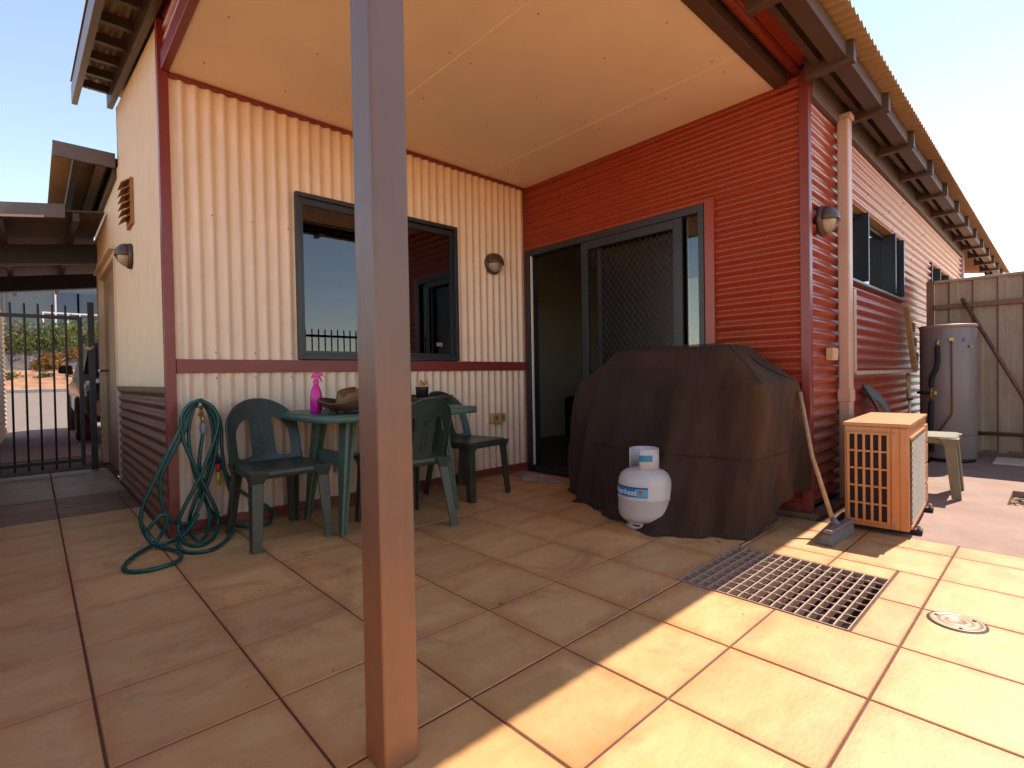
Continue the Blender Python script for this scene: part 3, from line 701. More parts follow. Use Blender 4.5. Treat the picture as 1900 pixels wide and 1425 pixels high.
# ------------------------------------------------------------------ wall lamps
def wall_lamp(c, rz, label):
    r = empty('wall_lamp', c, rz, label=label, cat='wall lamp', group='round bronze bulkhead lamps on the house walls')
    MB().lathe([(.0001, 0), (.096, 0), (.098, .012), (.094, .030), (.080, .036)], (0, 0, 0), 32, 'X').build('back_plate', m_lamp, r)
    # domed glass
    pr = [(.080*math.cos(t*math.pi/2/8), .036+.060*math.sin(t*math.pi/2/8)) for t in range(9)]; pr[-1] = (.0001, .096)
    MB().lathe(pr, (0, 0, 0), 28, 'X').build('glass', m_lampglass, r)
    # eyelid hood over the upper half
    vs = []; na, nb = 16, 8
    for i in range(na+1):
        a = -.12+ (math.pi+.24)*i/na
        for j in range(nb+1):
            t = math.pi/2*j/nb; rr = .092*math.cos(t)+.001; x = .034+.078*math.sin(t)
            vs.append((x, rr*math.cos(a), max(rr*math.sin(a), -.012)))
    fs = [(i*(nb+1)+j, (i+1)*(nb+1)+j, (i+1)*(nb+1)+j+1, i*(nb+1)+j+1) for i in range(na) for j in range(nb)]
    h = MB().add(vs, fs, True).build('hood', m_lamp, r); so_ = h.modifiers.new('s', 'SOLIDIFY'); so_.thickness = .004
    MB().tube([(.030, 0, -.085), (.085, 0, -.045), (.108, 0, 0)], .005, 6).build('guard_bar', m_lamp, r)
    return r
wall_lamp((.010, -.432, 1.957), 0, 'round bronze bulkhead lamp on the cream corrugated wall right of the window')
wall_lamp((LR+.001, .235, 1.895), 0, 'bronze bulkhead lamp on the red side wall beside the downpipe')
wall_lamp((-1.30, -LC-.003, 1.895), -math.pi/2, 'bronze bulkhead lamp on the smooth cream end wall above the side door hood')
# wall vent
vt = empty('wall_vent', (-1.24, -LC-.003, 2.28), label='small orange brown louvred vent high on the cream end wall', cat='vent')
mv = mat('vent_plastic', (0.36, 0.17, 0.07), 0.6)
box('frame', mv, vt, -.13, .13, -.022, 0, -.17, .17)
for k in range(6):
    z = -.14+.053*k
    MB().add([(-.11, -.023, z+.04), (.11, -.023, z+.04), (.11, -.075, z), (-.11, -.075, z), (-.11, -.023, z+.032), (.11, -.023, z+.032), (.11, -.075, z-.008), (-.11, -.075, z-.008)], [(0, 3, 2, 1), (4, 5, 6, 7), (3, 7, 6, 2), (0, 4, 7, 3), (1, 2, 6, 5)]).build('louvre', mv, vt)
# power outlets
def outlet(loc, rz, label):
    r = empty('power_outlet', loc, rz, label=label, cat='power outlet')
    MB().box(0, .050, -.085, .085, -.045, .045).build('housing', m_outlet, r, .010, 3)
    for y in (-.040, .040):
        MB().lathe([(.024, .048), (.024, .056), (.016, .058), (.0001, .058)], (0, y, .006), 16, 'X').build('socket', mat('socket_dark', (0.24, 0.14, 0.05), .5), r)
        MB().box(.050, .060, y-.010, y+.010, -.036, -.022).build('switch', m_outlet, r, .002)
    MB().box(.0, .035, -.02, .06, -.062, -.045).build('spout', m_outlet, r, .004)
    return r
outlet((.008, -.425, .535), 0, 'yellowed weatherproof double power outlet low on the cream wall')
r = empty('junction_box', (LR, .38, 1.03), label='small sun bleached junction box on the red side wall next to the downpipe', cat='junction box')
MB().box(0, .045, -.055, .055, -.042, .042).build('housing', mat('bleached_plastic', (0.60, 0.40, 0.20), .6), r, .006); MB().box(.012, .04, .055, .085, -.015, .030).build('socket', m_outlet, r, .003)

# ------------------------------------------------------------------ plastic chairs
def rounded(pts, rad, n=6):
    out = []; N = len(pts)
    for i in range(N):
        p = Vector(pts[i]).to_2d() if len(pts[i]) > 2 else Vector(pts[i]); a = Vector(pts[i-1]); b = Vector(pts[(i+1) % N])
        r_ = rad[i] if isinstance(rad, (list, tuple)) else rad
        da = (a-p).normalized(); db = (b-p).normalized(); pa = p+da*r_; pb = p+db*r_
        for k in range(n+1):
            t = k/n; out.append(tuple(pa*(1-t)**2+p*2*t*(1-t)+pb*t*t))
    return out
def make_chair(mt, label, cat='chair', group=None, flat_slots=True):
    """monobloc chair, faces +X, origin on the floor at the seat centre"""
    r = empty('plastic_chair', label=label, cat=cat, group=group)
    # seat
    seat = rounded([(-.215, -.185), (.225, -.215), (.225, .215), (-.215, .185)], [.05, .06, .06, .05])
    shape2d('seat', mt, [seat], .012, r, lambda x, y, z: Vector((x, y, .428+z-.014*math.cos(min(1, abs(y)/.2)*1.5)*math.cos(x/.2))), cuts={'x': [-.18+.06*i for i in range(7)], 'y': [-.16+.04*i for i in range(9)]})
    # apron ring under the seat
    ring = rounded([(-.210, -.180), (.222, -.210), (.222, .210), (-.210, .180)], [.05, .06, .06, .05]); mb = MB(); n = len(ring)
    vs = [(x, y, .433) for x, y in ring]+[(x*1.01, y*1.01, .385) for x, y in ring]; mb.add(vs, [(i, (i+1) % n, n+(i+1) % n, n+i) for i in range(n)], True)
    o = mb.build('apron', mt, r); s_ = o.modifiers.new('s', 'SOLIDIFY'); s_.thickness = .006
    # backrest: arch with two big openings and a slotted splat
    W = .205; H = .375
    outer = [(-W, 0), (-W-.008, .20)]+[(-W-.008+.0+(W+.008)*(1-math.cos(a)), .20+.175*math.sin(a)) for a in [math.pi/2*k/9 for k in range(1, 10)]]
    outer += [(-x, y) for x, y in outer[::-1][1:]]
    def openi(sg):
        h = rounded([(.072, .03), (.158, .02), (.164, .215), (.070, .268)], [.02, .03, .07, .02]); return [(sg*x, y) for x, y in h]
    slots = []
    for x in (-.013, .013):
        for y0_, y1_ in ((.045, .10), (.12, .175), (.195, .245)): slots.append(rounded([(x-.0022, y0_), (x+.0022, y0_), (x+.0022, y1_), (x-.0022, y1_)], .001, 2))
    def bend(x, y, z):
        bow = .045*(x/.2)**2
        return Vector((-.205-.20*(y/H)*.55-.03*(y/H)**2+bow+z, -x*(1-.06*(y/H)), .425+y))
    shape2d('backrest', mt, [outer, openi(1), openi(-1)]+slots, .010, r, bend, cuts={'x': [-.19+.038*i for i in range(11)], 'y': [.03*i+.01 for i in range(12)]})
    # flanged edge of the arch
    ed = [bend(x, y, 0) for x, y in outer]; MB().tube([e+Vector((-.004, 0, 0)) for e in ed], .009, 6).build('back_rim', mt, r)
    # legs: U-shaped tapering, splayed
    for sx, sy in ((1, 1), (1, -1), (-1, 1), (-1, -1)):
        tx, ty = (.185, .178) if sx > 0 else (-.180, .155); bx, by = (.225, .200) if sx > 0 else (-.262, .190)
        mb = MB(); lv = []
        for t in (0, .15, .5, 1):
            z = .425*(1-t); wv = .034*(1-t)+.027*t + (.022*(1-t/.15) if t < .15 else 0)
            cx, cy = (tx*(1-t)+bx*t)*sx*sx if False else (tx*(1-t)+bx*t), (ty*(1-t)+by*t)*sy
            o1 = sx; o2 = sy
            sec = [(-o1*wv, o2*wv*.9), (-o1*wv, o2*(wv*.9-.010)), (-o1*.002, o2*.4*wv), (o1*(wv*.55), -o2*wv), (o1*wv*.98, -o2*wv), (o1*wv, o2*wv*.9)]
            lv.append([(cx+a, cy+b, z) for a, b in sec])
        vs = [p for l_ in lv for p in l_]; k = 6; fs = []
        for i in range(3):
            for j in range(k): fs.append((i*k+j, i*k+(j+1) % k, (i+1)*k+(j+1) % k, (i+1)*k+j))
        fs.append(tuple(range(k))); fs.append(tuple(range(3*k, 4*k)))
        mb.add(vs, fs); o = mb.build('leg', mt, r, .003)
        bm = bmesh.new(); bm.from_mesh(o.data); bmesh.ops.recalc_face_normals(bm, faces=bm.faces); bm.to_mesh(o.data); bm.free()
    return r
ch1 = make_chair(m_chair, 'dark green plastic chair left of the table beside the hanging hose', group='dark green plastic chairs round the patio table')
ch1.location = (.435, -2.515, 0); ch1.rotation_euler.z = R(1)
ch2 = dup(ch1, label='dark green plastic chair pushed under the table, half hidden by the post'); ch2.location = (.74, -1.845, 0); ch2.rotation_euler.z = R(178)
ch3 = dup(ch1, label='dark green plastic chair at the right end of the table under the power outlet'); ch3.location = (.40, -1.065, 0); ch3.rotation_euler.z = R(8)
ch4 = make_chair(m_chair2, 'sun faded olive plastic chair on the concrete behind the air conditioner')
ch4.location = (2.855, 1.35, 0); ch4.rotation_euler.z = R(4)
# the back of the faded chair is still greenish grey
for c in ch4.children:
    if c.name.startswith('back'): c.data.materials[0] = mat('faded_grey_green', (0.09, 0.11, 0.10), .5); c['label'] = 'grey green backrest'

# ------------------------------------------------------------------ table
tb = empty('plastic_table', (.46, -1.835, 0), label='green plastic patio table with splayed legs against the cream wall', cat='table')
top = rounded([(-.39, -.565), (.39, -.565), (.39, .565), (-.39, .565)], .16, 8)
shape2d('tabletop', m_table, [top], .012, tb, lambda x, y, z: Vector((x, y, .709+z)))
n = len(top); mb = MB(); mb.add([(x, y, .712) for x, y in top]+[(x*1.006, y*1.004, .672) for x, y in top], [(i, (i+1) % n, n+(i+1) % n, n+i) for i in range(n)], True)
o = mb.build('rim', m_table, tb); o.modifiers.new('s', 'SOLIDIFY').thickness = .008
for sx in (1, -1):
    for sy in (1, -1):
        mb = MB(); vs = []
        for t in (0, .35, 1):
            z = .703*(1-t); cx = (.20*(1-t)+.262*t)*sx; cy = (.33*(1-t)+.415*t)*sy; wv = .055*(1-t)+.024*t
            vs += [(cx-wv, cy-wv*.8, z), (cx+wv, cy-wv*.8, z), (cx+wv, cy-wv*.35, z), (cx+wv*.3, cy+wv*.35, z), (cx+wv*.3, cy+wv*.8, z), (cx-wv, cy+wv*.8, z)]
        fs = [(i*6+j, i*6+(j+1) % 6, (i+1)*6+(j+1) % 6, (i+1)*6+j) for i in range(2) for j in range(6)]+[tuple(range(12, 18))]
        mb.add(vs, fs); o = mb.build('leg', m_table, tb, .004)
        bm = bmesh.new(); bm.from_mesh(o.data); bmesh.ops.recalc_face_normals(bm, faces=bm.faces); bm.to_mesh(o.data); bm.free()
for sy in (1, -1):   # arched braces joining the leg pairs
    arch = [(-.22, .30), (-.17, .385), (.17, .385), (.22, .30), (.235, .30), (.235, .47), (-.235, .47), (-.235, .30)]
    shape2d('brace', m_table, [arch], .022, tb, lambda x, y, z, sy=sy: Vector((x, sy*.36+z, y)))
arch = [(-.33, .33), (-.27, .40), (.27, .40), (.33, .33), (.345, .33), (.345, .44), (-.345, .44), (-.345, .33)]
shape2d('brace', m_table, [arch], .02, tb, lambda x, y, z: Vector((z+.0, x, y)))

# on the table
TZ = .7155
sb = empty('spray_bottle', (.50, -2.30, TZ), 1.1, label='bright pink trigger spray bottle on the left end of the green table', cat='spray bottle')
MB().lathe([(.0001, 0), (.033, .0), (.036, .008), (.036, .10), (.030, .135), (.018, .165), (.014, .178)], (0, 0, 0), 20).build('bottle', m_pink, sb)
MB().lathe([(.016, .176), (.017, .195), (.012, .205), (.012, .215)], (0, 0, 0), 16).build('collar', m_pink, sb)
MB().hexa([(-.028, -.010, .213), (.045, -.008, .228), (.045, .008, .228), (-.028, .010, .213), (-.018, -.010, .245), (.045, -.008, .246), (.045, .008, .246), (-.018, .010, .245)]).build('spray_head', m_pink, sb, .004)
MB().tube([(.018, 0, .225), (.026, 0, .208), (.036, 0, .190)], [.006, .005, .004], 8).build('trigger', m_pink, sb)
def hat(loc, rz, label, mt1, mt2, s=1.0, crown=True, curl=1.0):
    r = empty('hat', loc, rz, label=label, cat='hat')
    vs = []; nr, na = 8, 40
    for j in range(nr+1):
        t = j/nr; rr = .085+.10*t
        for i in range(na):
            a = 2*math.pi*i/na; x = rr*1.12*math.cos(a); y = rr*.92*math.sin(a)
            z = .012+curl*(.055*t*t*abs(math.sin(a))**1.5+.040*t*t*max(0, -math.cos(a))) + .004*math.sin(5*a)
            vs.append((x*s, y*s*(1-.22*curl*t*abs(math.sin(a))), z*s))
    fs = [(j*na+i, j*na+(i+1) % na, (j+1)*na+(i+1) % na, (j+1)*na+i) for j in range(nr) for i in range(na)]
    o = MB().add(vs, fs, True).build('brim', mt1, r); o.modifiers.new('s', 'SOLIDIFY').thickness = .006
    if crown:
        pr = []; vs = []; nr = 8
        for j in range(nr+1):
            t = j/nr; rr = .088*(1-.22*t) if j < nr else .02
            for i in range(na):
                a = 2*math.pi*i/na; z = .012+.115*t if j < nr else .100
                z += .018*math.cos(a)*(t if j < nr else .6)*1 - (.018*t*(1 if abs(math.sin(a)) < .3 else 0))
                vs.append((rr*1.12*math.cos(a)*s, rr*.90*math.sin(a)*s, z*s))
        fs = [(j*na+i, j*na+(i+1) % na, (j+1)*na+(i+1) % na, (j+1)*na+i) for j in range(nr) for i in range(na)]
        fs.append(tuple(nr*na+i for i in range(na)))
        MB().add(vs, fs, True).build('crown', mt2, r)
        MB().tube([(.1*math.cos(2*math.pi*i/30)*s, .082*math.sin(2*math.pi*i/30)*s, .026*s) for i in range(30)], .005, 6, closed=True).build('hat_band', m_leather, r)
    return r
hat((.62, -2.13, TZ), 2.2, 'worn brown leather hat with a curled brim beside the pink bottle', m_leather, m_tan, 1.22)
# leather work glove lying in front
lumpy('work_glove', m_leather, .66, -2.28, TZ, .05, .045, .05, 12, label='crumpled brown leather glove on the table in front of the hat', cat='glove')
r = empty('serving_tray', (.42, -1.44, TZ), .3, label='dark brown curved tray on the table under the black pot', cat='tray')
vs = []; na = 36; nr = 6
for j in range(nr+1):
    t = j/nr
    for i in range(na):
        a = 2*math.pi*i/na; vs.append((.20*t*math.cos(a), .13*t*math.sin(a)*1.2, .012+.040*t**3+.02*t**2*abs(math.cos(a))))
fs = [(j*na+i, j*na+(i+1) % na, (j+1)*na+(i+1) % na, (j+1)*na+i) for j in range(nr) for i in range(na)]
o = MB().add(vs, fs, True).build('dish', m_leather, r); o.modifiers.new('s', 'SOLIDIFY').thickness = .008
MB().lathe([(.0001, 0), (.09, 0), (.09, .012)], (0, 0, 0), 24).build('foot', m_black, r)
r = empty('brush_pot', (.40, -1.475, TZ+.022), label='black plastic pot holding tan brushes on the tray right of the post', cat='pot')
MB().lathe([(.0001, 0), (.042, 0), (.046, .10), (.050, .115), (.046, .115), (.040, .02), (.0001, .02)], (0, 0, 0), 24).build('pot', m_black, r)
for i, (a, b) in enumerate(((-.018, .01), (.012, -.012), (.02, .018))):
    MB().tube([(a, b, .02), (a*1.3, b*1.3, .12)], .005, 6).build('brush_handle', m_yellow if i == 0 else m_wood, r)
    lumpy('brush_head', m_sponge, a*1.3, b*1.3, .118, .022, .020, .045, 20+i, 12, 8).parent = r

# ------------------------------------------------------------------ tap and hose
r = empty('garden_tap', (0.01, -2.822, .70), label='brass garden tap with a grey hose connector low on the cream wall', cat='tap')
MB().tube([(0, 0, .02), (.05, 0, .02), (.075, 0, .005), (.078, 0, -.03)], [.012, .012, .012, .010], 12).build('spout', m_brass, r)
MB().tube([(.045, 0, .02), (.045, 0, .065)], .009, 10).build('stem', m_brass, r); MB().tube([(.045, -.035, .070), (.045, .035, .070)], .007, 8).build('tap_handle', m_brass, r)
MB().lathe([(.011, 0), (.017, -.005), (.019, -.04), (.014, -.06), (.010, -.075)], (.078, 0, -.025), 16).build('hose_connector', m_greyp, r)
HOSE = {
'A': [(0.16, -2.851, 0.811), (0.16, -2.902, 0.787), (0.16, -2.94, 0.731), (0.16, -2.955, 0.644), (0.16, -3.015, 0.515), (0.16, -3.095, 0.343), (0.16, -3.139, 0.23), (0.16, -3.144, 0.131), (0.16, -3.102, 0.031), (0.275, -3.045, 0.012), (0.404, -3.013, 0.012), (0.532, -3.038, 0.012), (0.584, -3.118, 0.012), (0.582, -3.198, 0.012), (0.524, -3.252, 0.012), (0.422, -3.252, 0.012), (0.28, -3.191, 0.012), (0.16, -3.086, 0.028), (0.16, -3.035, 0.108), (0.16, -3.03, 0.168), (0.16, -3.061, 0.17), (0.16, -3.104, 0.123), (0.16, -3.122, 0.086), (0.18, -3.098, 0.030), (0.216, -3.044, 0.026), (0.16, -2.965, 0.03), (0.16, -2.919, 0.073), (0.16, -2.871, 0.148)],
'B': [(0.1, -2.839, 0.814), (0.1, -2.887, 0.752), (0.1, -2.917, 0.637), (0.1, -2.993, 0.486), (0.1, -3.041, 0.378), (0.1, -3.044, 0.254), (0.1, -3.018, 0.155), (0.1, -2.966, 0.1), (0.1, -2.907, 0.09), (0.1, -2.869, 0.125)],
'C': [(0.14, -2.847, 0.815), (0.14, -2.787, 0.769), (0.14, -2.754, 0.702), (0.14, -2.761, 0.615), (0.14, -2.803, 0.489), (0.14, -2.843, 0.386), (0.14, -2.892, 0.287), (0.14, -2.954, 0.16), (0.14, -2.971, 0.08), (0.227, -2.956, 0.012), (0.34, -2.912, 0.012), (0.259, -2.826, 0.012), (0.14, -2.768, 0.058), (0.14, -2.775, 0.147), (0.14, -2.827, 0.287), (0.14, -2.888, 0.446), (0.14, -2.932, 0.578), (0.14, -2.935, 0.683), (0.14, -2.899, 0.765), (0.14, -2.852, 0.81)],
'D': [(0.12, -2.843, 0.815), (0.12, -2.773, 0.763), (0.12, -2.734, 0.656), (0.12, -2.731, 0.523), (0.12, -2.718, 0.366), (0.12, -2.682, 0.193), (0.12, -2.677, 0.046), (0.329, -2.768, 0.012), (0.472, -2.879, 0.012), (0.433, -2.973, 0.012), (0.309, -3.005, 0.026), (0.12, -2.958, 0.03), (0.12, -2.892, 0.112), (0.12, -2.833, 0.252), (0.12, -2.77, 0.461), (0.12, -2.756, 0.646), (0.12, -2.797, 0.769), (0.12, -2.838, 0.815)],
'E': [(0.08, -2.835, 0.814), (0.08, -2.874, 0.74), (0.08, -2.896, 0.601), (0.08, -2.877, 0.405), (0.08, -2.829, 0.245), (0.08, -2.798, 0.119), (0.164, -2.833, 0.026), (0.285, -2.9, 0.026), (0.08, -2.905, 0.035), (0.08, -2.897, 0.138), (0.08, -2.853, 0.249), (0.08, -2.792, 0.393), (0.08, -2.768, 0.59), (0.08, -2.784, 0.723), (0.08, -2.825, 0.808)],
'T': [(0.09, -2.823, 0.61), (0.09, -2.842, 0.488), (0.09, -2.849, 0.381), (0.09, -2.849, 0.283), (0.09, -2.837, 0.204)],
'F': [(0.05, -2.744, 0.473), (0.05, -2.706, 0.367), (0.05, -2.626, 0.235), (0.05, -2.51, 0.139), (0.05, -2.439, 0.073), (0.05, -2.429, 0.022), (0.161, -2.50, 0.012), (0.141, -2.60, 0.012), (0.063, -2.667, 0.020), (0.05, -2.743, 0.069), (0.05, -2.791, 0.145)]}
hs = empty('garden_hose', (.1, -2.85, 0), label='coiled dark green garden hose hanging in loops from the wall tap to the tiles', cat='hose')
for k, pts in HOSE.items():
    mb = MB(); mb.tube([p-Vector((.1, -2.85, 0)) for p in spline(pts, 7)], .0105, 10); mb.build('hose_loop', m_hose, hs)
MB().tube([(.0, .100, .37), (.0, .100, .42)], .013, 10).build('red_fitting', m_redp, hs); MB().tube([(.0, .100, .42), (.0, .098, .45)], .012, 10).build('red_fitting', m_black, hs)
MB().tube([(.0, .100, .29), (.0, .100, .37)], .011, 10).build('yellow_fitting', m_yellow, hs)
# rag by the door
rg = lumpy('floor_rag', m_rag, .40, -.30, .0, .25, .17, .035, 33, 48, 18, label='crumpled grey rag on the tiles in front of the open door', cat='rag')

# ------------------------------------------------------------------ barbecue under its cover
def cover():
    n = 220; rings = []
    def loop(pts, rad):
        q = rounded(pts, rad, 10); q = [Vector(a) for a in q]; L = [0]
        for i in range(len(q)): L.append(L[-1]+(q[(i+1) % len(q)]-q[i]).length)
        out = []
        for k in range(n):
            s = L[-1]*k/n; i = max(j for j in range(len(q)) if L[j] <= s+1e-9)
            t = (s-L[i])/max(1e-9, L[i+1]-L[i]); out.append(q[i].lerp(q[(i+1) % len(q)], t))
        # start every ring nearest to the back left corner so that rings line up
        c = sum(out, Vector((0, 0)))/n; k0 = min(range(n), key=lambda k: abs(math.atan2(out[k].y-c.y, (out[k].x-c.x)/2.4)-(-2.5)))
        return out[k0:]+out[:k0]
    ridge = loop([(1.36, -.39), (2.19, -.42), (2.20, -.13), (1.36, -.12)], .03)
    ridge2 = loop([(1.34, -.41), (2.21, -.44), (2.22, -.11), (1.34, -.10)], .03)
    edge = loop([(1.02, -.46), (2.46, -.60), (2.49, -.055), (.96, -.055)], .05)
    mid = loop([(.93, -.46), (1.5, -.66), (2.45, -.64), (2.50, -.055), (.90, -.055)], [.1, .2, .06, .03, .05])
    bot = loop([(.82, -.20), (1.20, -.60), (1.76, -.94), (2.20, -.91), (2.40, -.72), (2.50, -.055), (.80, -.055)], [.06, .2, .15, .1, .05, .05, .04])
    rnd = random.Random(5)
    fold = []
    for _ in range(13): fold.append((rnd.uniform(0, 1), rnd.uniform(.006, .016), rnd.uniform(.03, .065)))
    levels = [('r', 1.105, 0), ('r2', 1.097, 0)]
    vs = []
    def put(lp, z, zf=None, dis=0, lift=None):
        c = sum(lp, Vector((0, 0)))/n
        for k in range(n):
            p = lp[k]; d = Vector((p.x-c.x, (p.y-c.y)*2.2)); d.normalize(); u = k/n; f = 0
            for c0, wd, am in fold:
                dd = min(abs(u-c0), 1-abs(u-c0)); f += am*math.exp(-(dd/wd)**2)*(1 if (c0*100) % 2 < 1 else -.8)
            f += .007*math.sin(u*2*math.pi*19+z*6)+.006*math.sin(u*2*math.pi*37+2-z*11)+.004*math.sin(u*2*math.pi*71+z*23)
            q = p+d*f*dis
            if q.y > -.045: q.y = -.045
            zz = z
            if lift: zz = z+lift(p)
            vs.append((q.x, q.y, zz))
    nl = 0
    put(ridge, 1.098); put(ridge2, 1.090); nl += 2
    for t in (.3, .6, .88):
        put([a.lerp(b, t) for a, b in zip(ridge2, edge)], 1.090-(1.090-.862)*(t**1.05)-.012*math.sin(t*math.pi)); nl += 1
    put(edge, .850); put([a.lerp(b, .1) for a, b in zip(edge, mid)], .835, dis=.1); nl += 2
    for t in (.12, .25, .38, .5, .62, .75, .88, 1.0):
        a_ = [p.lerp(q, min(1, t*1.6)) for p, q in zip(edge, mid)]; b_ = [p.lerp(q, max(0, (t-.25)/.75)**1.3) for p, q in zip(a_, bot)]
        z = .835*(1-t)+.008
        lift = lambda p, t=t: (t**3)*max(0, min(1, (p.y+.62)/.45))*.17*max(0, min(1, (p.x-1.9)/.4))
        dis = .35+1.25*t
        if abs(t-.5) < .01: dis *= .7
        put(b_, z, dis=dis, lift=lift); nl += 1
    # part of the hem lies on the tiles
    last = [Vector((vs[-n+k][0], vs[-n+k][1])) for k in range(n)]
    c = sum(last, Vector((0, 0)))/n
    for k in range(n):
        p = last[k]; d = (p-c); d.normalize(); z = vs[-n+0][2]
        e = .035 if p.y < -.4 else .005
        q = p+d*e
        if q.y > -.045: q.y = -.045
        lz = max(0, min(1, (p.y+.62)/.45))*.17*max(0, min(1, (p.x-1.9)/.4))
        vs.append((q.x, q.y, .004+lz+.004*abs(math.sin(k*.7))))
    nl += 1
    fs = [(j*n+k, j*n+(k+1) % n, (j+1)*n+(k+1) % n, (j+1)*n+k) for j in range(nl-1) for k in range(n)]; fs.append(tuple(range(n))[::-1])
    return vs, fs
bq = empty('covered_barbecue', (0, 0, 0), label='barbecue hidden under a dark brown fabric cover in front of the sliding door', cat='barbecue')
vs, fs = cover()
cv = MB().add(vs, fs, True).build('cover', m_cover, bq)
bm = bmesh.new(); bm.from_mesh(cv.data); bmesh.ops.recalc_face_normals(bm, faces=bm.faces); bm.to_mesh(cv.data); bm.free()
sbm = cv.modifiers.new('sub', 'SUBSURF'); sbm.levels = 1; sbm.render_levels = 1
ring = [Vector(v) for v in vs[10*220:11*220]]
sq = [p+Vector((0, -.004, 0)) for p in ring if p.y < -.15]
k0 = max(range(len(sq)-1), key=lambda i: (sq[i+1]-sq[i]).length)
if (sq[k0+1]-sq[k0]).length > .1: sq = sq[k0+1:]+sq[:k0+1]
MB().tube(sq, .0035, 5).build('seam', mat('cover_hem', (0.028, 0.015, 0.011), .8), bq)
# stitched seams
m_seam = mat('cover_seam', (0.022, 0.013, 0.011), .7)
MB().tube([(1.37, -.415, 1.0985), (1.8, -.425, 1.1005), (2.18, -.445, 1.0985)], .004, 6).build('seam', m_seam, bq)
MB().tube(spline([(2.21, -.445, 1.090), (2.30, -.49, 1.01), (2.40, -.55, .915), (2.455, -.59, .857)], 5), .004, 6).build('seam', m_seam, bq)
MB().tube(spline([(2.215, -.36, 1.090), (2.29, -.33, 1.02), (2.36, -.34, .965), (2.44, -.22, .900), (2.475, -.12, .862)], 5), .005, 6).build('seam', m_seam, bq)

# ------------------------------------------------------------------ gas cylinder
gc = empty('gas_cylinder', (1.878, -.868, 0), label='white steel gas bottle with blue labels standing before the covered barbecue', cat='gas cylinder')
RC = .157
MB().lathe([(.085, .0), (.108, .0), (.112, .008), (.108, .045), (.100, .05), (.098, .004)], (0, 0, 0), 40).build('foot_ring', m_cyl, gc)
pr = [(.0001, .032), (.06, .036), (.110, .042), (.138, .053), (.152, .074), (RC, .100), (RC, .176), (RC+.0025, .180), (RC+.0025, .186), (RC, .190), (RC, .262), (.153, .290), (.140, .318), (.115, .340), (.07, .354), (.03, .359), (.0001, .360)]
MB().lathe(pr, (0, 0, 0), 56).build('tank_body', m_cyl, gc)
# collar: open on the side facing the camera-left
ang = math.atan2(-3.563+.868, 3.613-1.878)
o = MB().lathe([(.087, .345), (.087, .472)], (0, 0, 0), 44, a0=ang-.35, a1=ang-.35+2*math.pi-1.1).build('collar', m_cyl, gc); o.modifiers.new('s', 'SOLIDIFY').thickness = .005
MB().tube([(0, 0, .35), (0, 0, .40)], .016, 12).build('valve', m_brass, gc); MB().tube([(-.0, 0, .385), (.035, -.02, .385)], .009, 10).build('valve_outlet', m_brass, gc); MB().lathe([(.0001, .40), (.022, .40), (.024, .41), (.022, .425), (.0001, .427)], (0, 0, 0), 12).build('valve_knob', m_black, gc)
mb = MB()
for da in (-.45, .25, 1.0, -1.2): 
    a = ang+da; mb.lathe([(.1135, .022), (.1135, .032)], (0, 0, 0), 6, a0=a-.20, a1=a+.20)
mb.build('slot', m_black, gc)
def wrap(a0, z0, rr):   # x runs to the right seen from outside
    return lambda x, y, z: Vector(((rr+z)*math.cos(a0+x/rr), (rr+z)*math.sin(a0+x/rr), z0+y))
def label_band(name, mt, a0, a1, z0, z1, rr):
    return MB().lathe([(rr, z0), (rr, z1)], (0, 0, 0), 30, a0=a0, a1=a1, smooth=True).build(name, mt, gc)
A0, A1 = ang-1.50, ang+.12
label_band('label_print', m_blue, A0, A1, .202, .262, RC+.0012)
label_band('label_print', mat('label_dark_blue', (0.006, 0.07, 0.22), .4), A0, A1, .2535, .262, RC+.0020); label_band('label_print', mat('label_light_blue', (0.10, 0.38, 0.55), .4), A0+1.15, A1, .205, .2525, RC+.0020)
text_obj('lettering', m_white, 'Kleenheat', .046, gc, wrap(ang-.88, .2285, RC+.0026), bold=.0004)
text_obj('lettering', m_white, 'GAS  FOR  LIFE', .009, gc, wrap(ang-.86, .2085, RC+.0026)) if False else None
o = MB(); wr = wrap(ang-.15, .236, RC+.0030)
o.add([wr(.012*math.cos(t*.5236)*(1 if t % 2 else .72), .012*math.sin(t*.5236)*(1 if t % 2 else .72), 0) for t in range(12)], [tuple(range(12))]); o.build('emblem', m_labred, gc)
label_band('label_print', mat('label_teal', (0.01, 0.24, 0.36), .4), ang-.33, ang+.55, .402, .440, .0915)
MB().lathe([(.0832, .405), (.0832, .445)], (0, 0, 0), 14, a0=ang+math.pi-.1, a1=ang+math.pi+1.0).build('label_print', m_blue, gc)
screwp = MB(); rr = RC+.003
rnd = random.Random(2)
for k in range(70):
    a = ang+rnd.uniform(-1.3, 1.3); z = .184+rnd.gauss(0, .0025); s = rnd.uniform(.0008, .0024)
    screwp.add([wrap(a, z, rr)(s*math.cos(t), s*math.sin(t)*.7, 0) for t in (0, 1.2, 2.4, 3.6, 4.8)], [(0, 1, 2, 3, 4)])
screwp.build('rust_chips', mat('rust', (0.16, 0.05, 0.02), .8), gc, kind='stuff')

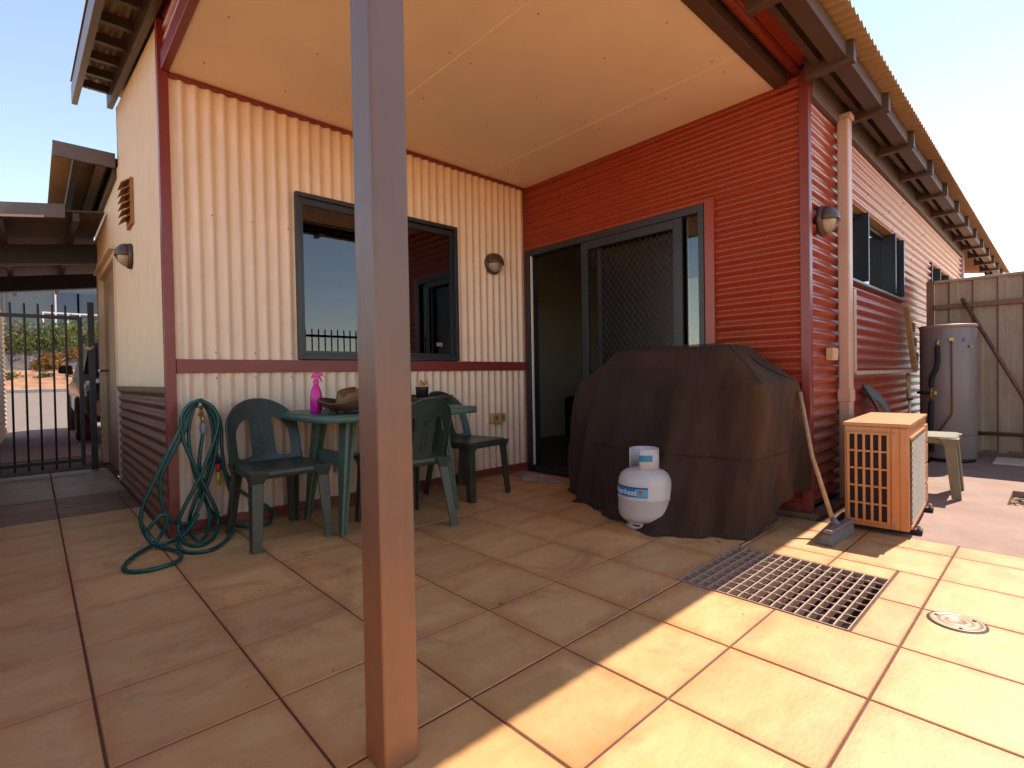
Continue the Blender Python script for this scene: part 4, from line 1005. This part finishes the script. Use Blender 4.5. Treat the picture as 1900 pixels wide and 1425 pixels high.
# ------------------------------------------------------------------ grate
gt = empty('drain_grate', (PIT[0], PIT[2], 0), label='galvanised steel drain grate set into the tiles', cat='grate')
gw, gl = PIT[1]-PIT[0], PIT[3]-PIT[2]
for a in ((0, .006, 0, gl), (gw-.006, gw, 0, gl), (.006, gw-.006, 0, .006), (.006, gw-.006, gl-.006, gl)): box('frame', m_galv, gt, a[0]+.001, a[1]-.001, a[2]+.001, a[3]-.001, -.035, .001)
bar = None
for k in range(1, 15):
    x = .006+(gw-.012)*k/15
    if bar is None: bar = box('bearing_bar', m_galv, gt, -.0025, .0025, .008, gl-.008, -.032, .0015)
    else: bar = dup(bar)
    bar.location = (x, 0, 0)
rod = None
for k in range(1, 9):
    y = gl*k/9
    if rod is None:
        pts = [(.008+(gw-.016)*i/90, 0, -.004) for i in range(91)]; mb = MB(); mb.tube(pts, [.0030+.0014*math.sin(i*1.4) for i in range(91)], 6); rod = mb.build('cross_rod', m_galv, gt)
    else: rod = dup(rod)
    rod.location = (0, y, 0)
# inspection cover
ic = empty('inspection_cover', (3.345, -1.134, 0), label='small round metal inspection cover in the sunlit tiles', cat='drain cover')
MB().lathe([(.0865, .0006), (.0865, .0016), (.080, .0018), (.080, .0006)], (0, 0, 0), 40).build('gap_ring', m_black, ic)
m_cov = mat('cover_metal', (0.36, 0.25, 0.16), .5, metal=.2, var=.2, vs=30)
MB().lathe([(.0798, .001), (.0795, .0045), (.070, .005), (.069, .0038), (.050, .0038), (.049, .0050), (.047, .0050), (.046, .0038), (.030, .0038), (.029, .005), (.027, .005), (.026, .0038), (.0001, .0038)], (0, 0, 0), 40).build('lid', m_cov, ic)
for a in (.8, .8+2.1, .8+4.2): MB().lathe([(.006, .0046), (.006, .0062), (.0001, .0064)], (.062*math.cos(a), .062*math.sin(a), 0), 10).build('screw', m_black, ic)

# ------------------------------------------------------------------ air conditioner
ac = empty('air_conditioner', (3.036, -.095, 0), R(3.5), label='dusty stained air conditioner outdoor unit, orange bounce light in its colour, on the slab by the side wall', cat='air conditioner')
AW, AD, AH = .302, .86, .622     # width (-x), depth (+y), height
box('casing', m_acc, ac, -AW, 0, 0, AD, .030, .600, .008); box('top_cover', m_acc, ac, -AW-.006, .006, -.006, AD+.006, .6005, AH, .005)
for y in (.10, .72):
    box('mounting_foot', m_black, ac, -AW-.02, .045, y, y+.045, .002, .029, .003); MB().tube([(.030, y+.022, .01), (.030, y+.022, .05)], .008, 8).build('mounting_bolt', m_galv, ac)
# end grille 5 x 5 openings
gx0, gx1, gz0, gz1 = -AW+.022, -.092, .065, .560
box('coil_panel', m_coil, ac, gx0, gx1, -.003, -.0005, gz0, gz1)
for k in range(6):
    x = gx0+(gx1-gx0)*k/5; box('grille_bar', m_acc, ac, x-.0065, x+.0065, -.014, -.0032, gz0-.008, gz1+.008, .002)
for k in range(6):
    z = gz0+(gz1-gz0)*k/5
    for j in range(5):
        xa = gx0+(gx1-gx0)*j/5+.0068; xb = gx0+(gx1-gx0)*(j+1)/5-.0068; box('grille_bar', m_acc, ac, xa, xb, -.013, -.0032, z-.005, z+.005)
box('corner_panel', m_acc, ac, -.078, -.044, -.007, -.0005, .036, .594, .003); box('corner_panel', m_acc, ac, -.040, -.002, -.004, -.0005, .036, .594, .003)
box('screw_mark', m_screw, ac, -.070, -.062, -.0085, -.0072, .565, .573); box('screw_mark', m_screw, ac, -.070, -.062, -.0085, -.0072, .052, .060)
# long side coil and woven guard
box('coil_panel', mat('coil_fins', (0.07, 0.05, 0.035), .6), ac, .0005, .003, .03, AD-.17, .065, .535)
mb = MB(); y0, y1, z0, z1 = .03, AD-.17, .065, .535
for sgn in (1, -1):
    c = -1.0
    while c < 1.6:
        ya, za, yb, zb = y0, c, y1, c+sgn*.55*(y1-y0)
        pts = []
        ts = [0, 1]
        if (za < z0) != (zb < z0): ts.append((z0-za)/(zb-za))
        if (za < z1) != (zb < z1): ts.append((z1-za)/(zb-za))
        ts = sorted(t for t in ts if z0-1e-6 <= za+(zb-za)*t <= z1+1e-6)
        if len(ts) >= 2 and ts[-1]-ts[0] > .01:
            q = [(.008+.0015*sgn, ya+(yb-ya)*t, za+(zb-za)*t) for t in (ts[0], ts[-1])]; mb.tube(q, .0015, 4, cap=False)
        c += .034
mb.build('wire_guard', m_mesh, ac)
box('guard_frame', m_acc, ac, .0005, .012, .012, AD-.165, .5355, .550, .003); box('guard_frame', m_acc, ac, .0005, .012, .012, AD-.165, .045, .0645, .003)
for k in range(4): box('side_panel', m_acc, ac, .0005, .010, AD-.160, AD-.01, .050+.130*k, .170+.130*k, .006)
# ------------------------------------------------------------------ broom
br = empty('broom', (2.745, -.33, 0), label='old broom with pale wooden handle and grey head leaning by the barbecue', cat='broom')
def L_(p): return Vector(p)-Vector((2.745, -.33, 0))
MB().tube([L_((2.742, -.355, .085)), L_((2.60, -.225, .42)), L_((2.505, -.125, .790))], [.0125, .0120, .0115], 12).build('handle', m_wood, br)
hd = Vector((.03, .55, 0)).normalized(); sd_ = Vector((hd.y, -hd.x, 0))
def bx(c, hl, w0, w1, z0, z1, tilt=0.0):
    vs = []
    for z, ww in ((z0, w0), (z1, w1)):
        for a, b in ((-1, -1), (1, -1), (1, 1), (-1, 1)): vs.append(c+hd*(a*hl)+sd_*(b*ww+ (z*tilt))+Vector((0, 0, z)))
    return [tuple(v) for v in (vs[0:4]+vs[4:8])]
c0 = L_((2.752, -.36, 0))
MB().hexa(bx(c0, .175, .045, .022, .001, .058, .25)).build('bristles', m_bristle, br, .006)
MB().hexa(bx(c0, .165, .024, .020, .0585, .082, .25)).build('block', m_broomcap, br, .006)
MB().tube([L_((2.760, -.362, .070)), L_((2.740, -.352, .105))], [.022, .015], 12).build('socket', m_broomcap, br)
# ------------------------------------------------------------------ water heater
wh = empty('water_heater', (2.805, 3.19, 0), label='tall dusty cylindrical water heater standing against the fence corner', cat='water heater')
MB().lathe([(.0001, .03), (.212, .03), (.222, .045), (.222, 1.315), (.215, 1.33)], (0, 0, 0), 48).build('tank', m_tank, wh)
MB().lathe([(.212, 1.318), (.229, 1.320), (.229, 1.345), (.220, 1.352), (.0001, 1.356)], (0, 0, 0), 48).build('lid', mat('heater_lid', (0.38, 0.24, 0.18), .45, dust=.3), wh)
MB().lathe([(.20, .0), (.21, .0), (.21, .03), (.20, .03)], (0, 0, 0), 32).build('base_ring', m_black, wh)
def on(a, z, rr=.224): aa = math.atan2(-3.563-3.19, 3.613-2.835)+a; return Vector((rr*math.cos(aa), rr*math.sin(aa), z))
MB().tube([on(-.30, 1.20, .222), on(-.30, 1.20, .245), on(-.30, 1.14, .255)], .014, 10).build('pipe_elbow', m_brass, wh)
MB().tube(spline([on(-.30, 1.14, .255), on(-.30, 1.0, .255), on(-.34, .92, .26), on(-.46, .84, .26), on(-.50, .74, .26)], 6), .022, 12).build('lagged_pipe', m_lag, wh)
MB().tube([on(-.50, .74, .26), on(-.50, .60, .26)], .009, 10).build('valve_body', m_brass, wh); MB().tube([on(-.62, .68, .26), on(-.36, .68, .265)], .009, 10).build('valve_body', m_brass, wh)
MB().tube([on(-.39, .68, .265), on(-.33, .68, .265)], .020, 10).build('valve_handle', m_yellow, wh)
MB().tube([on(-.50, .60, .26), on(-.52, .42, .26), on(-.50, .10, .26)], .022, 12).build('lagged_pipe', m_lag, wh)
MB().tube([on(-.62, .68, .26), on(-1.2, .68, .25)], .015, 10).build('lagged_pipe', m_lag, wh)
MB().tube([on(.12, 1.20, .222), on(.12, 1.20, .250)], .020, 10).build('relief_valve', m_brass, wh)
MB().tube([on(.12, 1.19, .250), on(.14, .50, .245), on(.10, .46, .245), on(-.42, .24, .245)], .008, 8).build('drain_pipe', m_pipe_brown, wh)
MB().tube([on(.80, 1.13, .222), on(.80, 1.13, .245)], .012, 8).build('relief_valve', m_brass, wh)
def on_patch(name, mt, a0, a1, z0, z1):
    b = math.atan2(-3.563-3.19, 3.613-2.835); MB().lathe([(.2232, z0), (.2232, z1)], (0, 0, 0), 12, a0=b+a0, a1=b+a1).build(name, mt, wh)
on_patch('rating_plate', mat('rating_plate', (0.22, 0.17, 0.16), .4), -.62, -.15, 1.235, 1.295); on_patch('sticker', m_purple, .50, .62, 1.175, 1.215)
on_patch('seam', m_black, -.2, 1.3, .262, .266)
# ------------------------------------------------------------------ side wall bits: old frame, conduit, pipes
fr = empty('clothes_airer', (2.56, 0, 0), label='weathered metal and timber frame fixed flat on the red side wall under the window', cat='frame')
box('upright', m_downpipe, fr, .0, .03, .73, .79, .90, 1.50); box('bottom_rail', m_galv, fr, -.01, .030, .795, 3.0, .885, .915, .003)
MB().hexa([(.02, 2.78, .90), (.06, 2.78, .90), (.06, 2.86, .90), (.02, 2.86, .90), (.02, 2.40, 1.50), (.06, 2.40, 1.50), (.06, 2.47, 1.50), (.02, 2.47, 1.50)]).build('timber_arm', m_oldwood, fr, .004)
MB().hexa([(.0, 2.90, .91), (.05, 2.90, .91), (.05, 2.96, .91), (.0, 2.96, .91), (.0, 2.62, 1.42), (.05, 2.62, 1.42), (.05, 2.68, 1.42), (.0, 2.68, 1.42)]).build('timber_arm', mat('pale_timber', (.42, .30, .19), .7, var=.3), fr, .004)
for k in range(3): box('hinge', m_pipe_brown, fr, .05, .07, 2.60+.08*k, 2.66+.08*k, 1.28-.14*k, 1.36-.14*k)
wp = empty('wall_pipe', (2.54, 2.86, 0), label='thin pale water pipe running down the side wall left of the water heater', cat='pipe')
MB().tube([(.01, 0, .0), (.01, 0, .88)], .013, 10).build('pipe', m_downpipe, wp); MB().tube([(.01, -.10, .62), (.01, -.10, .90)], .009, 8).build('pipe', m_brass, wp); MB().tube([(.02, -.10, .62), (.02, .05, .62)], .012, 8).build('pipe_joint', m_lag, wp)
lp = MB(); lp.tube([(2.876, 3.60, 1.650), (3.235, 3.39, .86), (3.63, 3.15, .010)], .017, 12)
o = lp.build('leaning_pole', m_pipe_brown); tag(o, 'rust brown metal pole leaning diagonally against the steel fence', 'pole')
# ------------------------------------------------------------------ rear fence
fc = empty('steel_fence', (0, 3.66, 0), label='ribbed cream and rust steel sheet fence behind the water heater', cat='fence')
box('fence_post', m_fencerail, fc, 2.575, 2.640, -.03, .03, 0, 1.87, .003)
for k in range(6):
    a, b = 2.642+.76*k, 2.642+.76*(k+1); corr('fence_sheet', m_fence, fc, (0, .0, 0), (1, 0, 0), (0, 0, 1), (0, -1, 0), a, b, .05, 1.84, pitch=.19, amp=.022, prof='trap', lift=.001*(k % 2))
box('top_rail', m_fence, fc, 2.642, 7.2, -.036, .020, 1.8405, 1.870, .004); box('rail', m_fencerail, fc, 2.642, 7.2, -.052, -.026, 1.555, 1.605, .004)
MB().tube([(2.642, -.045, .245), (7.2, -.045, .245)], .019, 12).build('rail', m_fencerail, fc); box('base_board', m_fencerail, fc, 2.642, 7.2, -.020, .020, .0, .07)
tag(box('sunlit_patch_board', mat('sunlit_patch_paint', (0.75, 0.55, 0.42), .7), None, 3.14, 4.6, 3.12, 3.56, .0, .018, .003), 'added pale board standing in for a sunlit patch on the slab at the foot of the fence', 'board')  # pale board added in place of sunlight falling on the slab
# picket fence behind the camera (mirrored in the patio window)
def picket_fence(x, ya, yb, post_y, label, z=1.72):
    r = empty('picket_fence', (x, 0, 0), label=label, cat='fence')
    box('rail', m_black, r, -.018, .018, ya, yb, 1.585, 1.62); box('rail', m_black, r, -.018, .018, ya, yb, .12, .155); pk = None; y = ya+.05
    while y < yb:
        if pk is None:
            mb = MB(); mb.box(-.008, .008, -.008, .008, .06, z-.02); mb.add([(-.008, -.008, z-.02), (.008, -.008, z-.02), (.008, .008, z-.02), (-.008, .008, z-.02), (0, 0, z)], [(0, 1, 4), (1, 2, 4), (2, 3, 4), (3, 0, 4)]); pk = mb.build('picket', m_black, r)
        else: pk = dup(pk)
        pk.location = (0.027 if False else 0, y, 0); y += .104
    for py in post_y: box('fence_post', m_fascia, r, -.05, .05, py-.05, py+.05, 0, z+.04)
    return r
picket_fence(4.35, -2.4, 3.6, (-.55, 3.55), 'black steel picket fence along the far side of the paved yard')

# ------------------------------------------------------------------ side gate and carport
ga = empty('side_gate', (-3.45, 0, 0), label='black steel picket gate between the house and the boundary wall', cat='gate')
box('top_rail', m_black, ga, -.020, .020, -4.05, -3.170, 1.590, 1.625); box('bottom_rail', m_black, ga, -.020, .020, -4.05, -3.170, .10, .135); box('stile', m_black, ga, -.022, .022, -3.205, -3.170, .06, 1.60)
pk = None
for k in range(8):
    if pk is None: pk = MB().tube([(0, 0, .05), (0, 0, 1.725), (0, 0, 1.735)], [.009, .009, .004], 8, smooth=False).build('picket', m_black, ga)
    else: pk = dup(pk)
    pk.location = (0, -3.201-.1035*k, 0) if k else (0, -3.2875+.0, 0)
for i, o in enumerate([c for c in ga.children if c.name.startswith('picket')]): o.location = (0, -3.300-.1035*i+.003*math.sin(i*2.1), 0)
box('gate_post', m_black, ga, -.028, .028, -3.122, -3.070, 0, 1.78); box('latch', m_black, ga, -.02, .02, -3.168, -3.124, .95, 1.02)
MB().tube([(.03, -3.145, 1.30), (.06, -3.11, 1.28), (.03, -3.08, 1.31)], .018, 8).build('chain', m_galv, ga)
m_bsheet = mat('boundary_sheet', (0.60, 0.42, 0.27), .45, streak=.3, dust=.3)
bw = empty('boundary_wall', (0, -3.92, 0), label='wall of horizontal corrugated steel along the left side of the driveway, with an added unseen low run behind the camera', cat='wall')
corr('wall_sheet', m_bsheet, bw, (0, 0, 0), (0, 0, 1), (1, 0, 0), (0, 1, 0), .05, 2.15, -9.2, -3.40, pitch=.0762, amp=.010)
box('backing', m_brown, bw, -9.2, -3.40, -.08, -.03, 0, 2.15)
corr('wall_sheet', m_bsheet, bw, (0, 0, 0), (0, 0, 1), (1, 0, 0), (0, 1, 0), .05, .90, -3.40, 4.36, pitch=.0762, amp=.010)  # unseen run added behind the camera, kept low for the patio's fill light
box('backing', m_brown, bw, -3.399, 4.36, -.08, -.03, 0, .90); box('cap', m_brown, bw, -3.399, 4.36, -.085, .012, .901, .925)
cp = empty('carport', (0, 0, 0), label='dark underside of a low carport roof over the driveway behind the gate', cat='carport')
czf = lambda y: 2.62+.16*(y+2.98)
def cp_slab(name, mt, x0, x1, y0, y1, d0, d1, **kw):
    return MB().hexa([(x0, y0, czf(y0)+d0), (x1, y0, czf(y0)+d0), (x1, y1, czf(y1)+d0), (x0, y1, czf(y1)+d0), (x0, y0, czf(y0)+d1), (x1, y0, czf(y0)+d1), (x1, y1, czf(y1)+d1), (x0, y1, czf(y1)+d1)]).build(name, mt, cp, **kw)
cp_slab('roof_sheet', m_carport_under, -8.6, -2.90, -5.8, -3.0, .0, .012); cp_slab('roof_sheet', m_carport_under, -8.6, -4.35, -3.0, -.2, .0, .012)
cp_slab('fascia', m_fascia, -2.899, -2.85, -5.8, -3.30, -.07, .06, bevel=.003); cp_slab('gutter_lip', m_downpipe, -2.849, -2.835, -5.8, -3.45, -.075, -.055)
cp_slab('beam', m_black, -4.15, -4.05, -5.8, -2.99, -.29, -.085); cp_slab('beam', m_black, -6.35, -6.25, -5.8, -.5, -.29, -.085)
for y in (-3.75, -3.22): 
    MB().box(-8.5, -2.92, y-.025, y+.025, czf(y)-.084, czf(y)-.005).build('rafter', m_brown, cp)
cp_slab('beam_flange', m_downpipe, -4.17, -4.155, -5.8, -2.99, -.295, -.275)
for x, y in ((-8.35, -5.6), (-8.35, -.7), (-4.1, -5.6)): MB().box(x-.05, x+.05, y-.05, y+.05, 0, czf(y)-.27).build('carport_post', m_brown, cp)
# neighbouring rear wall of the house inside the carport
box('rear_corner_wall', m_cream_fine, house, -4.22, -4.18, -2.94, 10.3, 0, 2.75)
# driveway, road, embankment
MB().box(-11.0, -3.52, -6.5, 3.5, -.05, -.010).build('driveway', m_dry, kind='structure')
def ramp_(name, mt, xa, za, xb, zb, w=60, **kw):
    nx, ny = 24, 60; vs = []; rnd = random.Random(3); rough = kw.pop('rough', 0)
    for i in range(nx+1):
        for j in range(ny+1):
            t = i/nx; vs.append((xa+(xb-xa)*t, -w/2-3+w*j/ny, za+(zb-za)*t+rnd.uniform(-rough, rough)*(0 if i in (0,) else 1)))
    fs = [(i*(ny+1)+j, i*(ny+1)+j+1, (i+1)*(ny+1)+j+1, (i+1)*(ny+1)+j) for i in range(nx) for j in range(ny)]
    return MB().add(vs, fs, False).build(name, mt, kind='structure')
ramp_('road', m_road, -10.7, -.02, -24.0, .60); MB().box(-24.25, -24.0, -33, 27, .3, .72).build('kerb', m_kerb, kind='structure')
m_verge = mat('verge_soil', (0.34, 0.17, 0.09), 0.95, var=0.35, vs=2.5, bump=0.5, bs=12)
ramp_('verge', m_verge, -24.25, .70, -27.4, 1.55, rough=.10); ramp_('embankment', m_rock, -27.4, 1.5, -30, 3.6, rough=.30); ramp_('upper_terrace', m_soil, -30, 3.5, -60, 4.2)
# far house
fh = empty('far_house', (-36, -3, 3.6), label='blue grey rendered house with a white balcony on the rise beyond the road', cat='house')
box('wall', m_farwall, fh, -6, 0, -14, 12, -1, 5.5); box('roof', m_fascia, fh, -6.5, .6, -14.5, 12.5, 5.5, 5.8)
wz0 = .75
for y0_, y1_ in ((.55, 1.45), (1.55, 2.45)):
    f_ = box('window', m_farglass, fh, .0, .05, y0_, y1_, .4, 2.6)
    for yy in (y0_-.09, y1_+.01): box('frame', m_farwhite, f_, .051, .12, yy, yy+.08, .4, 2.6)
box('drain_pipe', m_fascia, fh, .0, .08, -1.65, -1.55, -1, 5.4)
bl = box('balcony', m_farwhite, fh, .06, 1.3, -.1, 3.1, -.1, .1)
box('rail', m_farwhite, bl, 1.22, 1.28, -.1, 3.1, 1.25, 1.33)
for k in range(7): box('baluster', m_farwhite, bl, 1.22, 1.26, -.1+.52*k, -.03+.52*k, .1, 1.25)
# shrubs and plants on the bank
def shrub(name, c, rx, ry, rz, n, ls, mt, label, cat, flowers=0, seed=1, group=None):
    rnd = random.Random(seed); r = empty(name, c, label=label, cat=cat, group=group); mb = MB()
    cl = [(rnd.uniform(-.6, .6)*rx, rnd.uniform(-.7, .7)*ry, rnd.uniform(.1, .8)*rz) for _ in range(9)]
    def leafq(mb, p, s):
        a = Vector((rnd.uniform(-1, 1), rnd.uniform(-1, 1), rnd.uniform(-1, 1))).normalized(); b = a.orthogonal().normalized()
        mb.add([p-a*s, p+b*s*.4, p+a*s, p-b*s*.4], [(0, 1, 2, 3)])
    for _ in range(n):
        q = rnd.choice(cl); p = Vector((q[0]+rnd.gauss(0, .22)*rx, q[1]+rnd.gauss(0, .22)*ry, max(.02, q[2]+rnd.gauss(0, .18)*rz))); leafq(mb, p, ls*rnd.uniform(.6, 1.3))
    mb.build('foliage', mt, r)
    mb = MB()
    for q in cl[:6]: mb.tube([(0, 0, -.1), (q[0]*.5, q[1]*.5, q[2]*.6), q], [.03, .02, .008], 5)
    mb.build('stem', m_oldwood, r)
    if flowers:
        mb = MB()
        for _ in range(flowers):
            q = rnd.choice(cl); p = Vector((q[0]+.35*rx, q[1]+rnd.gauss(0, .3)*ry, q[2]+rnd.gauss(0, .2)*rz))
            for _ in range(6): leafq(mb, p+Vector((rnd.gauss(0, .04),)*3), .06)
        mb.build('flowers', m_flower, r)
    return r
G = 'shrubs on the bank across the road'
shrub('flowering_shrub', (-28.4, -4.3, 2.3), .9, .9, 1.5, 1500, .10, m_leaf, 'pink flowering bougainvillea at the left of the gate view across the road', 'shrub', 16, 1, G)
shrub('flowering_shrub', (-28.6, -2.9, 2.5), .9, 1.0, 1.4, 1300, .10, m_leaf, 'leafy shrub spilling over the rock bank below the far balcony', 'shrub', 6, 2, G)
shrub('flowering_shrub', (-28.9, -1.4, 2.7), .9, 1.0, 1.3, 1300, .10, m_leaf, 'shrub with few flowers beside the house wall edge across the road', 'shrub', 8, 3, G)
shrub('dry_shrub', (-27.6, -3.0, 1.5), .5, .55, .75, 900, .13, m_leafdry, 'dry orange grass tussock at the foot of the rock bank', 'shrub', 0, 5)
shrub('dry_shrub', (-28.0, -1.9, 1.9), .5, .7, .8, 350, .08, m_leafdry, 'sparse leafless twiggy bush on the rock bank', 'shrub', 0, 6)
for i, (y, lb) in enumerate(((-4.2, 'small pale green weed clump on the verge at far left'), (-3.2, 'small weed clump in the middle of the dirt verge'), (-2.2, 'small weed clump on the verge next to the parked car'))):
    shrub('weed', (-26.0, y, 1.15), .22, .28, .25, 120, .09, m_leaf, lb, 'weed', 0, 10+i, 'weeds on the dirt verge')
# parked car in the carport
car = empty('parked_car', (-7.0, -2.12, 0), label='dark four wheel drive parked in the carport behind the gate', cat='car')
# body from lengthwise cross sections (nose at +x)
secs = [(.55, .42, .80, .74), (.50, .34, .92, .84), (.10, .30, 1.00, .90), (-.62, .30, 1.04, .92), (-1.9, .30, 1.04, .92), (-3.3, .30, 1.02, .92), (-3.75, .36, .98, .88)]
mb = MB(); vs = []
for x, zb, zt_, hw in secs: vs += [(x, -hw*.92, zb), (x, hw*.92, zb), (x, hw, zb+.18), (x, hw, zt_-.14), (x, hw*.90, zt_), (x, -hw*.90, zt_), (x, -hw, zt_-.14), (x, -hw, zb+.18)]
k = 8; fs = [(i*k+j, i*k+(j+1) % k, (i+1)*k+(j+1) % k, (i+1)*k+j) for i in range(len(secs)-1) for j in range(k)]+[tuple(range(8)), tuple(range((len(secs)-1)*8, len(secs)*8))[::-1]]
mb.add(vs, fs, True).build('body', m_car, car, .03, 2)
cab = [(-.75, 1.03, .82, 1.03, .82), (-1.45, 1.03, .86, 1.66, .68), (-3.1, 1.03, .86, 1.68, .68), (-3.6, 1.01, .84, 1.05, .82)]; vs = []
for x, z0_, w0_, z1_, w1_ in cab: vs += [(x, -w0_, z0_), (x, w0_, z0_), (x, w1_, z1_+.001), (x, -w1_, z1_+.001)]
fs = [(i*4+j, i*4+(j+1) % 4, (i+1)*4+(j+1) % 4, (i+1)*4+j) for i in range(3) for j in range(4)]
MB().add(vs, fs).build('cabin', m_car, car, .02); 
MB().add([(-.80, -.74, 1.07), (-.80, .74, 1.07), (-1.40, .64, 1.615), (-1.40, -.64, 1.615)], [(0, 1, 2, 3)]).build('windscreen', m_farglass, car).location = (.03, 0, .012)
for s in (-1, 1):
    MB().hexa([(-1.0, s*.93, 1.08), (-.86, s*.93, 1.08), (-.86, s*1.13, 1.10), (-1.0, s*1.13, 1.10), (-1.0, s*.95, 1.24), (-.88, s*.95, 1.24), (-.88, s*1.12, 1.22), (-1.0, s*1.12, 1.22)]).build('wing_mirror', m_black, car, .02)
    MB().hexa([(.36, s*.62, .70), (.555, s*.60, .70), (.48, s*.86, .72), (.30, s*.865, .72), (.36, s*.62, .88), (.53, s*.60, .86), (.45, s*.855, .90), (.28, s*.86, .92)]).build('headlight', m_headl, car, .02)
    for x in (-.30, -2.85):
        w_ = MB().lathe([(.22, -.11), (.33, -.11), (.36, -.08), (.36, .08), (.33, .11), (.22, .11)], (x, s*.84, .36), 28, 'Y').build('wheel', m_tyre, car)
        MB().lathe([(.0001, .02), (.05, .05), (.16, .03), (.215, .10), (.222, .11)] if s > 0 else [(.0001, -.02), (.05, -.05), (.16, -.03), (.215, -.10), (.222, -.11)], (x, s*.84, .36), 20, 'Y').build('rim', m_chrome, w_)
box('bumper', mat('bumper_paint', (0.30, 0.20, 0.15), .4, dust=.4), car, .45, .66, -.80, .80, .42, .66, .04)
box('grille', m_black, car, .552, .575, -.45, .45, .68, .84)

# the eastern yard boundary and neighbour ground stay open: only soil to the horizon
